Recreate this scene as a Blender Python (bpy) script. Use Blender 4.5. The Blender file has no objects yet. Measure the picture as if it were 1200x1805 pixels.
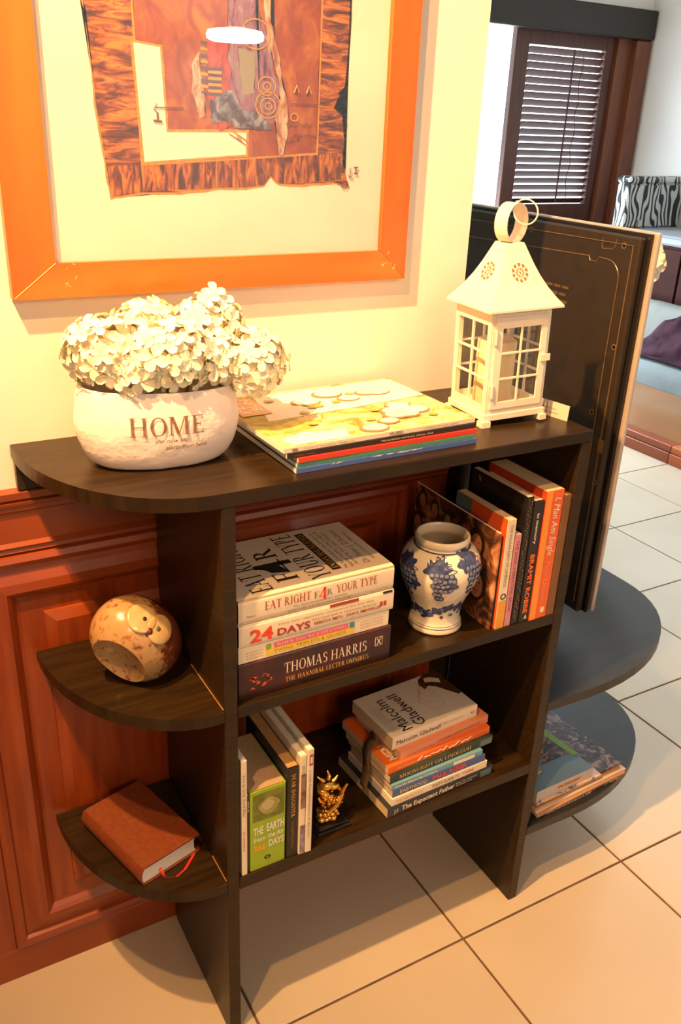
import bpy, bmesh, math, random
from mathutils import Vector, Matrix, noise
R = math.radians
col = bpy.context.scene.collection
scene = bpy.context.scene

# ---------------------------------------------------------------- camera
cam_d = bpy.data.cameras.new('camera')
cam = bpy.data.objects.new('camera', cam_d)
col.objects.link(cam)
cr = ((0.8702021, -0.4911173, 0.0393960), (-0.1704352, -0.3750840, -0.9111881), (0.4622771, 0.7862034, -0.4101026))
C0 = (-0.36143963, -0.89561576, 1.37307994)
cam.matrix_world = Matrix(((cr[0][0], -cr[1][0], -cr[2][0], C0[0]), (cr[0][1], -cr[1][1], -cr[2][1], C0[1]),
                           (cr[0][2], -cr[1][2], -cr[2][2], C0[2]), (0, 0, 0, 1)))
cam_d.sensor_fit = 'VERTICAL'; cam_d.sensor_height = 36.0; cam_d.lens = 1546.45 / 1805 * 36
cam_d.clip_start = 0.02
scene.camera = cam

# ---------------------------------------------------------------- world, lights, exposure
scene.view_settings.view_transform = 'Standard'; scene.view_settings.look = 'None'
scene.view_settings.exposure = 0.0; scene.view_settings.gamma = 1.0
scene.view_settings.use_curve_mapping = False
w = bpy.data.worlds.new('world'); scene.world = w; w.use_nodes = True
w.node_tree.nodes['Background'].inputs[0].default_value = (0.80, 0.90, 1.0, 1)
w.node_tree.nodes['Background'].inputs[1].default_value = 5.0

def light(name, kind, loc, energy, color, target=None, **k):
    d = bpy.data.lights.new(name, kind); o = bpy.data.objects.new(name, d); col.objects.link(o)
    o.location = loc; d.energy = energy; d.color = color
    for a, b in k.items(): setattr(d, a, b)
    if target is not None:
        v = Vector(target) - Vector(loc); o.rotation_euler = v.to_track_quat('-Z', 'Y').to_euler()
    return o
WARM = (1.0, 0.50, 0.17)
# two warm lamps of one ceiling fixture near the wall, up and to the left of the bookshelf
light('wall_lamp_spot', 'SPOT', (-0.60, -0.22, 2.35), 375, (1.0, 0.53, 0.20), (0.36, 0.27, 1.22), spot_size=R(79), spot_blend=1.0, shadow_soft_size=0.02)
light('second_lamp_spot', 'SPOT', (-0.60, -0.55, 2.35), 90, (1.0, 0.50, 0.17), (0.3, 0.0, 0.5), spot_size=R(110), spot_blend=0.7, shadow_soft_size=0.02)
# daylight through the open sliding door and between the slats
light('door_daylight', 'AREA', (2.55, 3.75, 1.0), 215, (0.78, 0.92, 1.0), (2.0, 0.6, 0.2), shape='RECTANGLE', size=1.0, size_y=1.8)
light('shutter_daylight', 'AREA', (3.7, 3.9, 1.5), 22, (0.9, 0.96, 1.0), (3.7, 2.0, 1.2), shape='RECTANGLE', size=0.9, size_y=1.4)
# warm fill light added behind the camera, for room lamps and bounced light
light('room_fill', 'AREA', (-0.2, -3.1, 2.7), 64, (1.0, 0.57, 0.29), (0.3, 0.0, 0.7), shape='RECTANGLE', size=1.2, size_y=0.9)

# ---------------------------------------------------------------- materials
MATS = {}
def mat(name, c, rough=0.5, metal=0.0, c2=None, scale=8.0, stretch=(1, 1, 1), bump=0.0, bscale=None, coat=0.0, spec=0.5,
        detail=4, lo=0.35, hi=0.65, emit=0.0, sss=0.0):
    if name in MATS: return MATS[name]
    m = bpy.data.materials.new(name); m.use_nodes = True; nt = m.node_tree; N = nt.nodes; L = nt.links
    b = N['Principled BSDF']
    b.inputs['Base Color'].default_value = (*c, 1); b.inputs['Roughness'].default_value = rough
    b.inputs['Metallic'].default_value = metal; b.inputs['Coat Weight'].default_value = coat
    b.inputs['Specular IOR Level'].default_value = spec
    if sss: b.inputs['Subsurface Weight'].default_value = sss; b.inputs['Subsurface Radius'].default_value = (.02, .015, .01)
    if emit:
        b.inputs['Emission Color'].default_value = (*c, 1); b.inputs['Emission Strength'].default_value = emit
    tc = N.new('ShaderNodeTexCoord'); mp = N.new('ShaderNodeMapping'); mp.inputs['Scale'].default_value = stretch
    L.new(tc.outputs['Object'], mp.inputs['Vector'])
    n = N.new('ShaderNodeTexNoise'); n.inputs['Scale'].default_value = scale; n.inputs['Detail'].default_value = detail
    L.new(mp.outputs[0], n.inputs['Vector'])
    cc = c2 if c2 is not None else tuple(x * 0.9 for x in c)
    cp = N.new('ShaderNodeValToRGB'); cp.color_ramp.elements[0].position = lo; cp.color_ramp.elements[1].position = hi
    cp.color_ramp.elements[0].color = (*c, 1); cp.color_ramp.elements[1].color = (*cc, 1)
    L.new(n.outputs['Fac'], cp.inputs[0]); L.new(cp.outputs[0], b.inputs['Base Color'])
    if bump:
        bn = N.new('ShaderNodeTexNoise'); bn.inputs['Scale'].default_value = bscale or scale * 3; bn.inputs['Detail'].default_value = 5
        L.new(mp.outputs[0], bn.inputs['Vector'])
        bp = N.new('ShaderNodeBump'); bp.inputs['Strength'].default_value = bump; bp.inputs['Distance'].default_value = 0.002
        L.new(bn.outputs['Fac'], bp.inputs['Height']); L.new(bp.outputs[0], b.inputs['Normal'])
    MATS[name] = m
    return m

def glass_mat(name, refl=0.08, tint=(1, 1, 1), rough=0.0):
    m = bpy.data.materials.new(name); m.use_nodes = True; nt = m.node_tree; N = nt.nodes; L = nt.links
    N.remove(N['Principled BSDF'])
    t = N.new('ShaderNodeBsdfTransparent'); t.inputs[0].default_value = (*tint, 1)
    g = N.new('ShaderNodeBsdfGlossy'); g.inputs['Roughness'].default_value = rough
    lw = N.new('ShaderNodeLayerWeight'); lw.inputs[0].default_value = 0.5
    pw = N.new('ShaderNodeMath'); pw.operation = 'POWER'; pw.inputs[1].default_value = 5.0; L.new(lw.outputs['Facing'], pw.inputs[0])
    f = N.new('ShaderNodeMath'); f.operation = 'MULTIPLY_ADD'; f.inputs[1].default_value = 0.9; f.inputs[2].default_value = refl / 2; L.new(pw.outputs[0], f.inputs[0])
    mx = N.new('ShaderNodeMixShader')
    L.new(f.outputs[0], mx.inputs[0]); L.new(t.outputs[0], mx.inputs[1]); L.new(g.outputs[0], mx.inputs[2])
    L.new(mx.outputs[0], N['Material Output'].inputs[0])
    return m

M_dark = mat('dark_stained_wood', (0.020, 0.011, 0.004), 0.36, c2=(0.036, 0.019, 0.006), scale=14, stretch=(1, 9, 9), bump=0.10, bscale=30, spec=0.28)
M_darktop = mat('dark_stained_wood_boards', (0.017, 0.009, 0.003), 0.32, c2=(0.030, 0.016, 0.005), scale=10, stretch=(1, 10, 1), bump=0.08, bscale=26, spec=0.28)
M_console = mat('black_stained_wood', (0.012, 0.012, 0.012), 0.42, c2=(0.020, 0.0185, 0.017), scale=12, stretch=(1, 6, 1), bump=0.05)
M_maho = mat('mahogany_wood', (0.20, 0.032, 0.005), 0.34, c2=(0.27, 0.050, 0.008), scale=6, stretch=(1, 1, 1), bump=0.04, coat=0.1)
M_mahov = mat('mahogany_wood_upright', (0.19, 0.029, 0.005), 0.34, c2=(0.27, 0.050, 0.008), scale=9, stretch=(8, 8, .7), bump=0.04, coat=0.1)
M_wall = mat('painted_plaster', (0.80, 0.77, 0.71), 0.8, c2=(0.77, 0.735, 0.67), scale=3, bump=0.05, bscale=90)
M_wallw = mat('white_painted_wall', (0.80, 0.80, 0.78), 0.8, c2=(0.76, 0.76, 0.74), scale=3, bump=0.04, bscale=80)
M_tile = mat('cream_floor_tile', (0.52, 0.44, 0.335), 0.20, c2=(0.56, 0.48, 0.37), scale=2.5, spec=0.5, bump=0.02, bscale=6)
M_grout = mat('brown_grout', (0.10, 0.055, 0.03), 0.9, c2=(0.18, 0.10, 0.06), scale=30)
M_ceil = mat('white_ceiling', (0.72, 0.70, 0.66), 0.9)
M_frame = mat('orange_pine_frame', (0.62, 0.105, 0.010), 0.35, c2=(0.68, 0.15, 0.014), scale=5, stretch=(.6, 4, 4), bump=0.03, coat=0.2)
M_framev = mat('orange_pine_frame_upright', (0.60, 0.095, 0.009), 0.35, c2=(0.66, 0.13, 0.012), scale=5, stretch=(4, 4, .6), bump=0.03, coat=0.2)
M_white = mat('white_enamel', (0.85, 0.78, 0.67), 0.42, c2=(0.78, 0.70, 0.58), scale=12, bump=0.04, bscale=60)
M_paper = mat('page_paper', (0.62, 0.50, 0.34), 0.85, c2=(0.54, 0.42, 0.27), scale=60, stretch=(1, 1, 20))
M_paperw = mat('white_page_paper', (0.78, 0.74, 0.68), 0.8, c2=(0.70, 0.66, 0.60), scale=60, stretch=(1, 1, 20))
M_ink = mat('black_ink', (0.02, 0.015, 0.012), 0.6)
M_glass = glass_mat('clear_glass')
M_picglass = glass_mat('picture_glass', refl=0.16)
def flat(name, c, rough=0.45, **k): return mat(name, c, rough, **k)

# ---------------------------------------------------------------- mesh helpers
class MB:
    def __init__(s): s.bm = bmesh.new()
    def box(s, x0, y0, z0, x1, y1, z1, bevel=0.0, seg=1, M=None):
        r = bmesh.ops.create_cube(s.bm, size=1.0)
        vs = r['verts']
        for v in vs:
            v.co = Vector(((x0 + x1) / 2 + v.co.x * (x1 - x0), (y0 + y1) / 2 + v.co.y * (y1 - y0), (z0 + z1) / 2 + v.co.z * (z1 - z0)))
            if M is not None: v.co = M @ v.co
        if bevel:
            es = list({e for v in vs for e in v.link_edges})
            bmesh.ops.bevel(s.bm, geom=es, offset=bevel, segments=seg, profile=0.5, affect='EDGES')
        return s
    def face(s, pts):
        try: return s.bm.faces.new([s.bm.verts.new(p) for p in pts])
        except ValueError: return None
    def prism(s, outline, z0, z1, M=None, bevel=0.0):
        a = [s.bm.verts.new((p[0], p[1], z0)) for p in outline]; b = [s.bm.verts.new((p[0], p[1], z1)) for p in outline]
        n = len(a); fs = [s.bm.faces.new(a[::-1]), s.bm.faces.new(b)]
        for i in range(n): fs.append(s.bm.faces.new((a[i], a[(i + 1) % n], b[(i + 1) % n], b[i])))
        if bevel:
            es = list(set(fs[0].edges) | set(fs[1].edges))
            bmesh.ops.bevel(s.bm, geom=es, offset=bevel, segments=1, profile=0.5, affect='EDGES')
            if M is not None:
                raise ValueError
        elif M is not None:
            for v in a + b: v.co = M @ v.co
        return s
    def grid(s, rows, closed_u=False, closed_v=False, cap=False):
        V = [[s.bm.verts.new(p) for p in r] for r in rows]
        nu = len(V); nv = len(V[0])
        for i in range(nu - (0 if closed_u else 1)):
            for j in range(nv - (0 if closed_v else 1)):
                try: s.bm.faces.new((V[i][j], V[i][(j + 1) % nv], V[(i + 1) % nu][(j + 1) % nv], V[(i + 1) % nu][j]))
                except ValueError: pass
        if cap:
            for r, fl in ((V[0], True), (V[-1], False)):
                try: s.bm.faces.new(r[::-1] if fl else r)
                except ValueError: pass
        return s
    def lathe(s, prof, n=32, sx=1, sy=1, c=(0, 0, 0), cap=True, p=2.0):
        rows = []
        for r, z in prof:
            row = []
            for i in range(n):
                a = 2 * math.pi * i / n; ca, sa = math.cos(a), math.sin(a)
                k = (abs(ca) ** p + abs(sa) ** p) ** (-1 / p)
                row.append((c[0] + r * sx * ca * k, c[1] + r * sy * sa * k, c[2] + z))
            rows.append(row)
        return s.grid(rows, closed_v=True, cap=cap)
    def tube(s, pts, r, n=8, closed=False, cap=True):
        pts = [Vector(p) for p in pts]; rows = []; m = len(pts); up = Vector((0, 0, 1)); prev = None
        for i, p in enumerate(pts):
            a = pts[(i - 1) % m] if (closed or i > 0) else p; b = pts[(i + 1) % m] if (closed or i < m - 1) else p
            t = (b - a).normalized()
            if prev is None:
                x = t.cross(up)
                if x.length < 1e-3: x = t.cross(Vector((1, 0, 0)))
            else: x = prev - t * prev.dot(t)
            x.normalize(); prev = x; y = t.cross(x)
            rr = r[i] if isinstance(r, (list, tuple)) else r
            rows.append([p + (x * math.cos(2 * math.pi * k / n) + y * math.sin(2 * math.pi * k / n)) * rr for k in range(n)])
        return s.grid(rows, closed_u=closed, closed_v=True, cap=(cap and not closed))
    def sphere(s, c, r, sub=2, sc=(1, 1, 1), M=None):
        q = bmesh.ops.create_icosphere(s.bm, subdivisions=sub, radius=1.0)
        for v in q['verts']:
            v.co = Vector((v.co.x * r * sc[0], v.co.y * r * sc[1], v.co.z * r * sc[2]))
            if M is not None: v.co = M @ v.co
            v.co += Vector(c)
        return s
    def mesh(s, name, m=None, smooth=False):
        me = bpy.data.meshes.new(name)
        bmesh.ops.recalc_face_normals(s.bm, faces=s.bm.faces[:])
        s.bm.to_mesh(me); s.bm.free()
        if m: me.materials.append(m)
        if smooth:
            for p in me.polygons: p.use_smooth = True
            try: me.set_sharp_from_angle(angle=R(smooth if smooth is not True else 40))
            except Exception: pass
        return me
    def build(s, name, m, parent=None, smooth=False, M=None):
        o = bpy.data.objects.new(name, s.mesh(name, m, smooth)); col.objects.link(o)
        if parent is not None: o.parent = parent
        if M is not None: o.matrix_local = M
        return o
def tag(o, label=None, cat=None, group=None, kind=None):
    if label: o['label'] = label
    if cat: o['category'] = cat
    if group: o['group'] = group
    if kind: o['kind'] = kind
    return o
def empty(name, loc=(0, 0, 0), rz=0.0, M=None, parent=None):
    o = bpy.data.objects.new(name, None); col.objects.link(o); o.empty_display_size = 0.02
    if M is not None: o.matrix_world = M
    else: o.location = loc; o.rotation_euler = (0, 0, rz)
    if parent: o.parent = parent
    return o
def frame(o, ux, uy, uz=None):
    ux = Vector(ux).normalized(); uy = Vector(uy); uy = (uy - ux * uy.dot(ux)).normalized(); uz = ux.cross(uy)
    return Matrix(((ux.x, uy.x, uz.x, o[0]), (ux.y, uy.y, uz.y, o[1]), (ux.z, uy.z, uz.z, o[2]), (0, 0, 0, 1)))
def struct(name, mb, m, parent=None, smooth=False, label=None):
    o = mb.build(name, m, parent, smooth)
    if parent is None: o['kind'] = 'structure'
    return o

# ---- lettering -----------------------------------------------------------
TH, TN = 0.155, 0.055
def _ln(P, x0, y0, x1, y1, wd):
    d = Vector((x1 - x0, y1 - y0)); n = Vector((-d.y, d.x)).normalized() * wd / 2
    if abs(d.x) > abs(d.y) * 0.2 and abs(d.y) > abs(d.x) * 0.2: n = Vector((wd / 2 * 1.06, 0))
    P.append([(x0 - n.x, y0 - n.y), (x1 - n.x, y1 - n.y), (x1 + n.x, y1 + n.y), (x0 + n.x, y0 + n.y)])
def _sf(P, x, y, hw=0.16):
    h = 0.04
    y0, y1 = (0, h) if y < .5 else (1 - h, 1)
    P.append([(x - hw, y0), (x + hw, y0), (x + hw, y1), (x - hw, y1)])
def _st(P, x, wd=TH, y0=0, y1=1):
    P.append([(x - wd / 2, y0), (x + wd / 2, y0), (x + wd / 2, y1), (x - wd / 2, y1)])
    if y0 == 0: _sf(P, x, 0, wd / 2 + .085)
    if y1 == 1: _sf(P, x, 1, wd / 2 + .085)
def _arc(P, cx, cy, rx, ry, a0, a1, n=12):
    pr = None
    for i in range(n + 1):
        a = R(a0 + (a1 - a0) * i / n); t = TN + (TH - TN) * abs(math.cos(a)) ** 1.3
        o = (cx + rx * math.cos(a), cy + ry * math.sin(a)); k = (cx + (rx - t) * math.cos(a), cy + (ry - t * (TN / t if abs(math.sin(a)) > .9 else .8)) * math.sin(a))
        if pr: P.append([pr[0], o, k, pr[1]])
        pr = (o, k)
def glyph(c):
    P = []
    def bar(x0, x1, y): P.append([(x0, y - TN / 2), (x1, y - TN / 2), (x1, y + TN / 2), (x0, y + TN / 2)])
    def tip(x, y0, y1): P.append([(x - .04, y0), (x, y0), (x, y1), (x - .02, y1)])
    w_ = .8
    if c == 'A': _ln(P, .10, 0, .43, 1, TN); _ln(P, .42, 1, .76, 0, TH); bar(.22, .62, .34); _sf(P, .10, 0, .12); _sf(P, .76, 0, .17); w_ = .92
    elif c == 'B': _st(P, .2); _arc(P, .3, .755, .32, .245, -90, 90); _arc(P, .3, .265, .38, .265, -90, 90); w_ = .76
    elif c == 'C': _arc(P, .47, .5, .42, .51, 48, 312, 20); tip(.78, .68, .98); w_ = .84
    elif c == 'D': _st(P, .2); _arc(P, .33, .5, .48, .5, -90, 90, 16); bar(.2, .35, .975); bar(.2, .35, .025); w_ = .88
    elif c == 'E': _st(P, .2); bar(.2, .64, .972); bar(.2, .52, .52); bar(.2, .68, .028); tip(.64, .76, 1); tip(.68, 0, .26); tip(.53, .40, .64); w_ = .75
    elif c == 'F': _st(P, .2); bar(.2, .64, .972); bar(.2, .52, .52); tip(.64, .76, 1); tip(.53, .40, .64); w_ = .7
    elif c == 'G': _arc(P, .47, .5, .42, .51, 48, 318, 20); tip(.78, .68, .98); _ln(P, .76, 0.04, .76, .44, TH); bar(.6, .9, .45); w_ = .92
    elif c == 'H': _st(P, .2); _st(P, .8); bar(.2, .8, .51); w_ = 1.0
    elif c == 'I': _st(P, .2); w_ = .42
    elif c == 'K': _st(P, .2); _ln(P, .28, .42, .68, 1, TN); _ln(P, .38, .58, .76, 0, TH); _sf(P, .68, 1, .13); _sf(P, .76, 0, .15); w_ = .9
    elif c == 'L': _st(P, .2); bar(.2, .66, .028); tip(.67, 0, .3); w_ = .7
    elif c == 'M': _st(P, .14, TN * 1.2); _ln(P, .2, 1, .54, 0, TH); _ln(P, .54, 0, .88, 1, TN); _st(P, .96); w_ = 1.16
    elif c == 'N': _st(P, .16, TN * 1.2); _ln(P, .2, 1, .76, 0, TH); _st(P, .78, TN * 1.2); w_ = .96
    elif c == 'O': _arc(P, .47, .5, .43, .51, 0, 360, 28); w_ = .94
    elif c == 'Q': _arc(P, .47, .5, .43, .51, 0, 360, 28); _ln(P, .5, .1, .9, -.2, .1); w_ = .94
    elif c == 'P': _st(P, .2); _arc(P, .3, .74, .34, .26, -90, 90); w_ = .7
    elif c == 'R': _st(P, .2); _arc(P, .3, .745, .34, .255, -90, 90); _ln(P, .42, .5, .74, 0, TH); _sf(P, .78, 0, .13); w_ = .88
    elif c == 'S': _arc(P, .34, .745, .27, .265, 42, 262, 14); _arc(P, .34, .265, .29, .27, 84, -140, 14); tip(.58, .7, .98); w_ = .66
    elif c == 'T': _st(P, .4, y1=.99); bar(.04, .76, .972); tip(.77, .72, 1); P.append([(.03, .72), (.07, .72), (.06, 1), (.03, 1)]); w_ = .8
    elif c == 'U': _ln(P, .2, .3, .2, 1, TH); _sf(P, .2, 1, .16); _ln(P, .76, .3, .76, 1, TN); _sf(P, .76, 1, .12); _arc(P, .46, .33, .33, .34, 180, 360, 12); w_ = .92
    elif c == 'V': _ln(P, .14, 1, .45, 0, TH); _ln(P, .45, 0, .78, 1, TN); _sf(P, .14, 1, .16); _sf(P, .78, 1, .12); w_ = .88
    elif c == 'W': _ln(P, .12, 1, .38, 0, TH); _ln(P, .38, 0, .62, 1, TN); _ln(P, .58, 1, .86, 0, TH); _ln(P, .86, 0, 1.12, 1, TN); _sf(P, .12, 1, .15); _sf(P, 1.12, 1, .12); w_ = 1.22
    elif c == 'X': _ln(P, .14, 1, .72, 0, TH); _ln(P, .12, 0, .70, 1, TN); _sf(P, .14, 1, .15); _sf(P, .72, 0, .15); _sf(P, .12, 0, .12); _sf(P, .7, 1, .12); w_ = .85
    elif c == 'Y': _ln(P, .12, 1, .42, .45, TH); _ln(P, .42, .45, .74, 1, TN); _ln(P, .42, 0, .42, .48, TH); _sf(P, .12, 1, .15); _sf(P, .74, 1, .12); _sf(P, .42, 0, .16); w_ = .84
    elif c == 'Z': bar(.08, .7, .972); bar(.08, .72, .028); _ln(P, .14, 0, .62, 1, TH); w_ = .78
    elif c == '4': _ln(P, .5, -.12, .5, 1.15, .2); bar(.0, .72, .22); _ln(P, .02, .22, .46, 1.1, .09); w_ = .76
    elif c == "'": _ln(P, .12, .75, .12, 1, .09); w_ = .24
    elif c == ' ': w_ = .34
    return P, w_
def serif_polys(s):
    out = []; x = 0
    for ch in s:
        P, w_ = glyph(ch)
        out += [[(p[0] + x, p[1]) for p in q] for q in P]
        x += w_ + .05
    return out, x
_tcache = {}
def bfont_mesh(s, shear=0.0, bold=0.0):
    k = (s, shear, bold)
    if k in _tcache: return _tcache[k]
    cu = bpy.data.curves.new('lettering', 'FONT'); cu.body = s; cu.shear = shear; cu.offset = bold; cu.resolution_u = 2
    ob = bpy.data.objects.new('lettering_source', cu); col.objects.link(ob)
    dg = bpy.context.evaluated_depsgraph_get(); me = bpy.data.meshes.new_from_object(ob.evaluated_get(dg))
    vs = [(v.co.x, v.co.y) for v in me.vertices]; fs = [tuple(p.vertices) for p in me.polygons]
    bpy.data.objects.remove(ob); bpy.data.curves.remove(cu); bpy.data.meshes.remove(me)
    _tcache[k] = (vs, fs); return _tcache[k]
def text(parent, s, m, org, ux, uy, h, width=None, serif=False, shear=0.0, bold=0.0, fn=None, name='lettering', lift=0.0005, center=False, label=None):
    """flat printed lettering: h = cap height; width = fitted length"""
    if serif:
        polys, tw = serif_polys(s); vs = []; fs = []
        for q in polys:
            fs.append(tuple(range(len(vs), len(vs) + len(q)))); vs += [(p[0] + shear * p[1], p[1]) for p in q]
        ch = 1.0
    else:
        vs, fs = bfont_mesh(s, shear, bold); ch = 0.69
    if not vs: return None
    x0 = min(v[0] for v in vs); x1 = max(v[0] for v in vs)
    sx = (width / (x1 - x0)) if width else h / ch
    sy = h / ch
    off = (x1 - x0) / 2 if center else 0
    ux = Vector(ux).normalized(); uy = Vector(uy).normalized(); nz = ux.cross(uy); org = Vector(org)
    me = bpy.data.meshes.new(name)
    if fn: pts = [fn((v[0] - x0 - off) * sx, v[1] * sy) for v in vs]
    else: pts = [org + ux * ((v[0] - x0 - off) * sx) + uy * (v[1] * sy) + nz * lift for v in vs]
    me.from_pydata([tuple(p) for p in pts], [], fs); me.materials.append(m)
    o = bpy.data.objects.new(name, me); col.objects.link(o)
    if parent is not None: o.parent = parent
    return o
def patch(parent, name, m, org, ux, uy, wd, ht, lift=0.0004, pts=None):
    """flat printed patch, corners or outline in local plane coordinates"""
    ux = Vector(ux).normalized(); uy = Vector(uy).normalized(); nz = ux.cross(uy); org = Vector(org)
    if pts is None: pts = [(0, 0), (wd, 0), (wd, ht), (0, ht)]
    mb = MB(); mb.face([org + ux * p[0] + uy * p[1] + nz * lift for p in pts])
    bmesh.ops.triangulate(mb.bm, faces=mb.bm.faces[:])
    return mb.build(name, m, parent)

# ================================================================= SETTING
H, D, W, T, ZM, ZL, TS = 0.9598, 0.2717, 0.6, 0.0191, 0.6439, 0.3337, 0.0187

# floor with every visible tile a part
fl = struct('floor', MB().box(-2.6, -4.8, -0.08, 4.4, 3.7, -0.004), M_grout)
random.seed(4)
PT = 0.403; GX0, GY0 = 0.048, -0.028
tmes = [MB().box(-PT / 2 + .0022, -PT / 2 + .0022, -0.004, PT / 2 - .0022, PT / 2 - .0022, 0.0, bevel=0.0012).mesh('tile', M_tile) for _ in range(1)]
outer = MB()
for i in range(-7, 11):
    for j in range(-12, 9):
        cx = GX0 + (i + .5) * PT; cy = GY0 + (j + .5) * PT
        if cx > 4.2 or cy > 3.6: continue
        if -3 <= i and j >= -4:
            o = bpy.data.objects.new('tile', tmes[0]); col.objects.link(o); o.parent = fl
            o.location = (cx, cy, random.uniform(-.0003, .0002))
        else:
            outer.box(cx - PT / 2 + .0022, cy - PT / 2 + .0022, -0.004, cx + PT / 2 - .0022, cy + PT / 2 - .0022, -0.0001)
oo = outer.build('tiling', M_tile, fl); oo['kind'] = 'stuff'

# walls and ceilings
XE = 0.541
struct('dark_gap_fill', MB().box(XE, D + .001, 0.0, .598, D + .15,   .8964, bevel=.004), M_dark)  # dark box added where the gap past the wall end lies in shade
wb = struct('wall_back', MB().box(-2.6, D, 0.0, XE, D + .15, 2.75), M_wall)
struct('wall_left', MB().box(-2.75, -4.8, 0.0, -2.6, 3.7, 2.75), M_wall)
struct('wall_front', MB().box(-2.75, -4.95, 0.0, 4.55, -4.8, 2.75), M_wall)
struct('wall_right', MB().box(4.27, -4.8, 0.0, 4.42, 3.7, 2.75), M_wallw)
YD = 3.5
wf = MB(); wf.box(-2.6, YD, 0, 1.9, YD + .15, 2.75); wf.box(1.9, YD, 1.98, 4.27, YD + .15, 2.75); wf.box(4.16, YD, 0, 4.27, YD + .15, 1.98)
struct('wall_far', wf, M_wallw)
struct('ceiling', MB().box(-2.75, -4.95, 2.75, 4.42, 3.7, 2.85), M_ceil)

# wainscot on the back wall ------------------------------------------------
wn = empty('trim_1', (0, 0, 0)); wn['kind'] = 'structure'
def hmould(name, z0, z1, prof, x0=-2.55, x1=XE - .002, m=M_maho):
    """horizontal moulding: prof = [(height fraction, protrusion)]"""
    mb = MB(); rows = []
    for x in (x0, x1):
        rows.append([(x, D, z0)] + [(x, D - p, z0 + (z1 - z0) * f) for f, p in prof] + [(x, D, z1)])
    mb.grid(rows, closed_v=True, cap=True)
    return mb.build(name, m, wn)
YB = 0.004
hmould('cap_moulding', .8626, .8964, [(0, .006), (.10, .010), (.30, .010), (.36, .013), (.50, .014), (.56, .009), (.62, .009), (.66, .015), (.95, .016), (1, .014)])
hmould('frieze', .818, .8626, [(0, .006), (1, .006)])
hmould('bead_moulding', .800, .818, [(0, .004), (.2, .009), (.45, .006), (.7, .011), (1, .006)])
hmould('baseboard', 0.0, .066, [(0, .008), (.93, .008), (1, .006)])
def mitred(name, x0, z0, x1, z1, prof, m1, m2, parent, yb=D):
    """mitred rectangular moulding as four lengths; prof = [(inset, protrusion)]"""
    cs = lambda d: [(x0 + d, z0 + d), (x1 - d, z0 + d), (x1 - d, z1 - d), (x0 + d, z1 - d)]
    for k in range(4):
        rows = []
        for e in (k, (k + 1) % 4):
            rows.append([(cs(d)[e][0], yb - p, cs(d)[e][1]) for d, p in prof])
        mb = MB(); mb.grid(rows); mb.build(name, m1 if k % 2 == 0 else m2, parent, smooth=False)
PROF = [(0, .004), (.002, .011), (.010, .014), (.018, .011), (.021, .005), (.030, .007), (.044, .012), (.058, .013), (.064, .009), (.070, .003), (.077, .0015)]
for (a, b) in ((-0.278, 0.455), (-1.05, -0.345), (-1.82, -1.12)):
    mitred('panel_moulding', a, .066, b, .800, PROF, M_maho, M_mahov, wn)
    # recessed ground and the raised field with its bevel
    g = MB(); g.box(a + .074, D - .002, .066 + .074, b - .074, D - .0005, .80 - .074); g.build('panel_ground', M_mahov, wn)
    mitred('field_bevel', a + .106, .066 + .100, b - .106, .80 - .100, [(0, .002), (.001, .006), (.016, .012)], M_maho, M_mahov, wn)
    g = MB(); g.box(a + .122, D - .0125, .066 + .116, b - .122, D - .002, .80 - .116); g.build('raised_field', M_mahov, wn)
for (a, b) in ((-0.345, -0.278), (0.455, XE - .002), (-1.12, -1.05), (-2.55, -1.82)):
    g = MB(); g.box(a, D - .006, .066, b, D, .80); g.build('stile', M_mahov, wn)

# sliding door with louvred shutter in the far wall ------------------------
M_jamb = mat('dark_door_head', (0.020, 0.016, 0.013), 0.6)
M_sh = mat('reddish_brown_shutter', (0.060, 0.018, 0.010), 0.5, c2=(0.085, 0.026, 0.014), scale=7, stretch=(6, 6, .8))
M_case = mat('red_brown_casing', (0.12, 0.035, 0.016), 0.4, c2=(0.16, 0.05, 0.02), scale=7, stretch=(6, 6, .8))
dr = empty('door_1', (0, YD, 0)); dr['kind'] = 'structure'
MB().box(1.9, -.06, 1.873, 4.262, 0.02, 2.03, bevel=.006).build('door_head', M_jamb, dr)
MB().box(4.14, -.05, 0, 4.262, 0.02, 1.873, bevel=.012).build('casing', M_case, dr)
MB().box(4.03, .0, 0, 4.165, 0.12, 1.985, bevel=.005).build('jamb', M_case, dr)
sx0, sx1 = 3.265, 4.03
MB().box(sx0, .03, 0, sx0 + .10, .075, 1.985, bevel=.004).build('shutter_stile', M_sh, dr)
MB().box(3.965, .03, 0, sx1 + .02, .075, 1.985, bevel=.004).build('shutter_stile', M_sh, dr)
MB().box(sx0 + .10, .032, 1.80, 3.965, .073, 1.985).build('shutter_rail', M_sh, dr)
MB().box(sx0 + .10, .032, 0.70, 3.965, .073, 0.925).build('shutter_rail', M_sh, dr)
MB().box(sx0 + .10, .032, 0.0, 3.965, .073, 0.14).build('shutter_rail', M_sh, dr)
MB().box(sx0 + .10, .045, 0.14, 3.965, .060, 0.70).build('shutter_panel', M_sh, dr)
sl = MB().box(-.296, -.024, -.003, .296, .024, .003, bevel=.001).mesh('slat', M_sh)
for k in range(22):
    o = bpy.data.objects.new('slat', sl); col.objects.link(o); o.parent = dr
    o.location = (3.665, .05, .945 + k * .0395); o.rotation_euler = (R(-38), 0, 0)
MB().tube([(3.70, .018, .94), (3.70, .018, 1.79)], .006).build('tilt_rod', M_sh, dr)
cw = []
for k in range(60): cw.append((3.775 + .008 * math.sin(k * .5), .02, .94 + k * .0142))
MB().tube(cw, .003, n=5).build('cord', M_sh, dr)
# glass of the sliding door
MB().box(1.95, .10, .02, sx0, .106, 1.873).build('pane', M_glass, dr)

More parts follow.
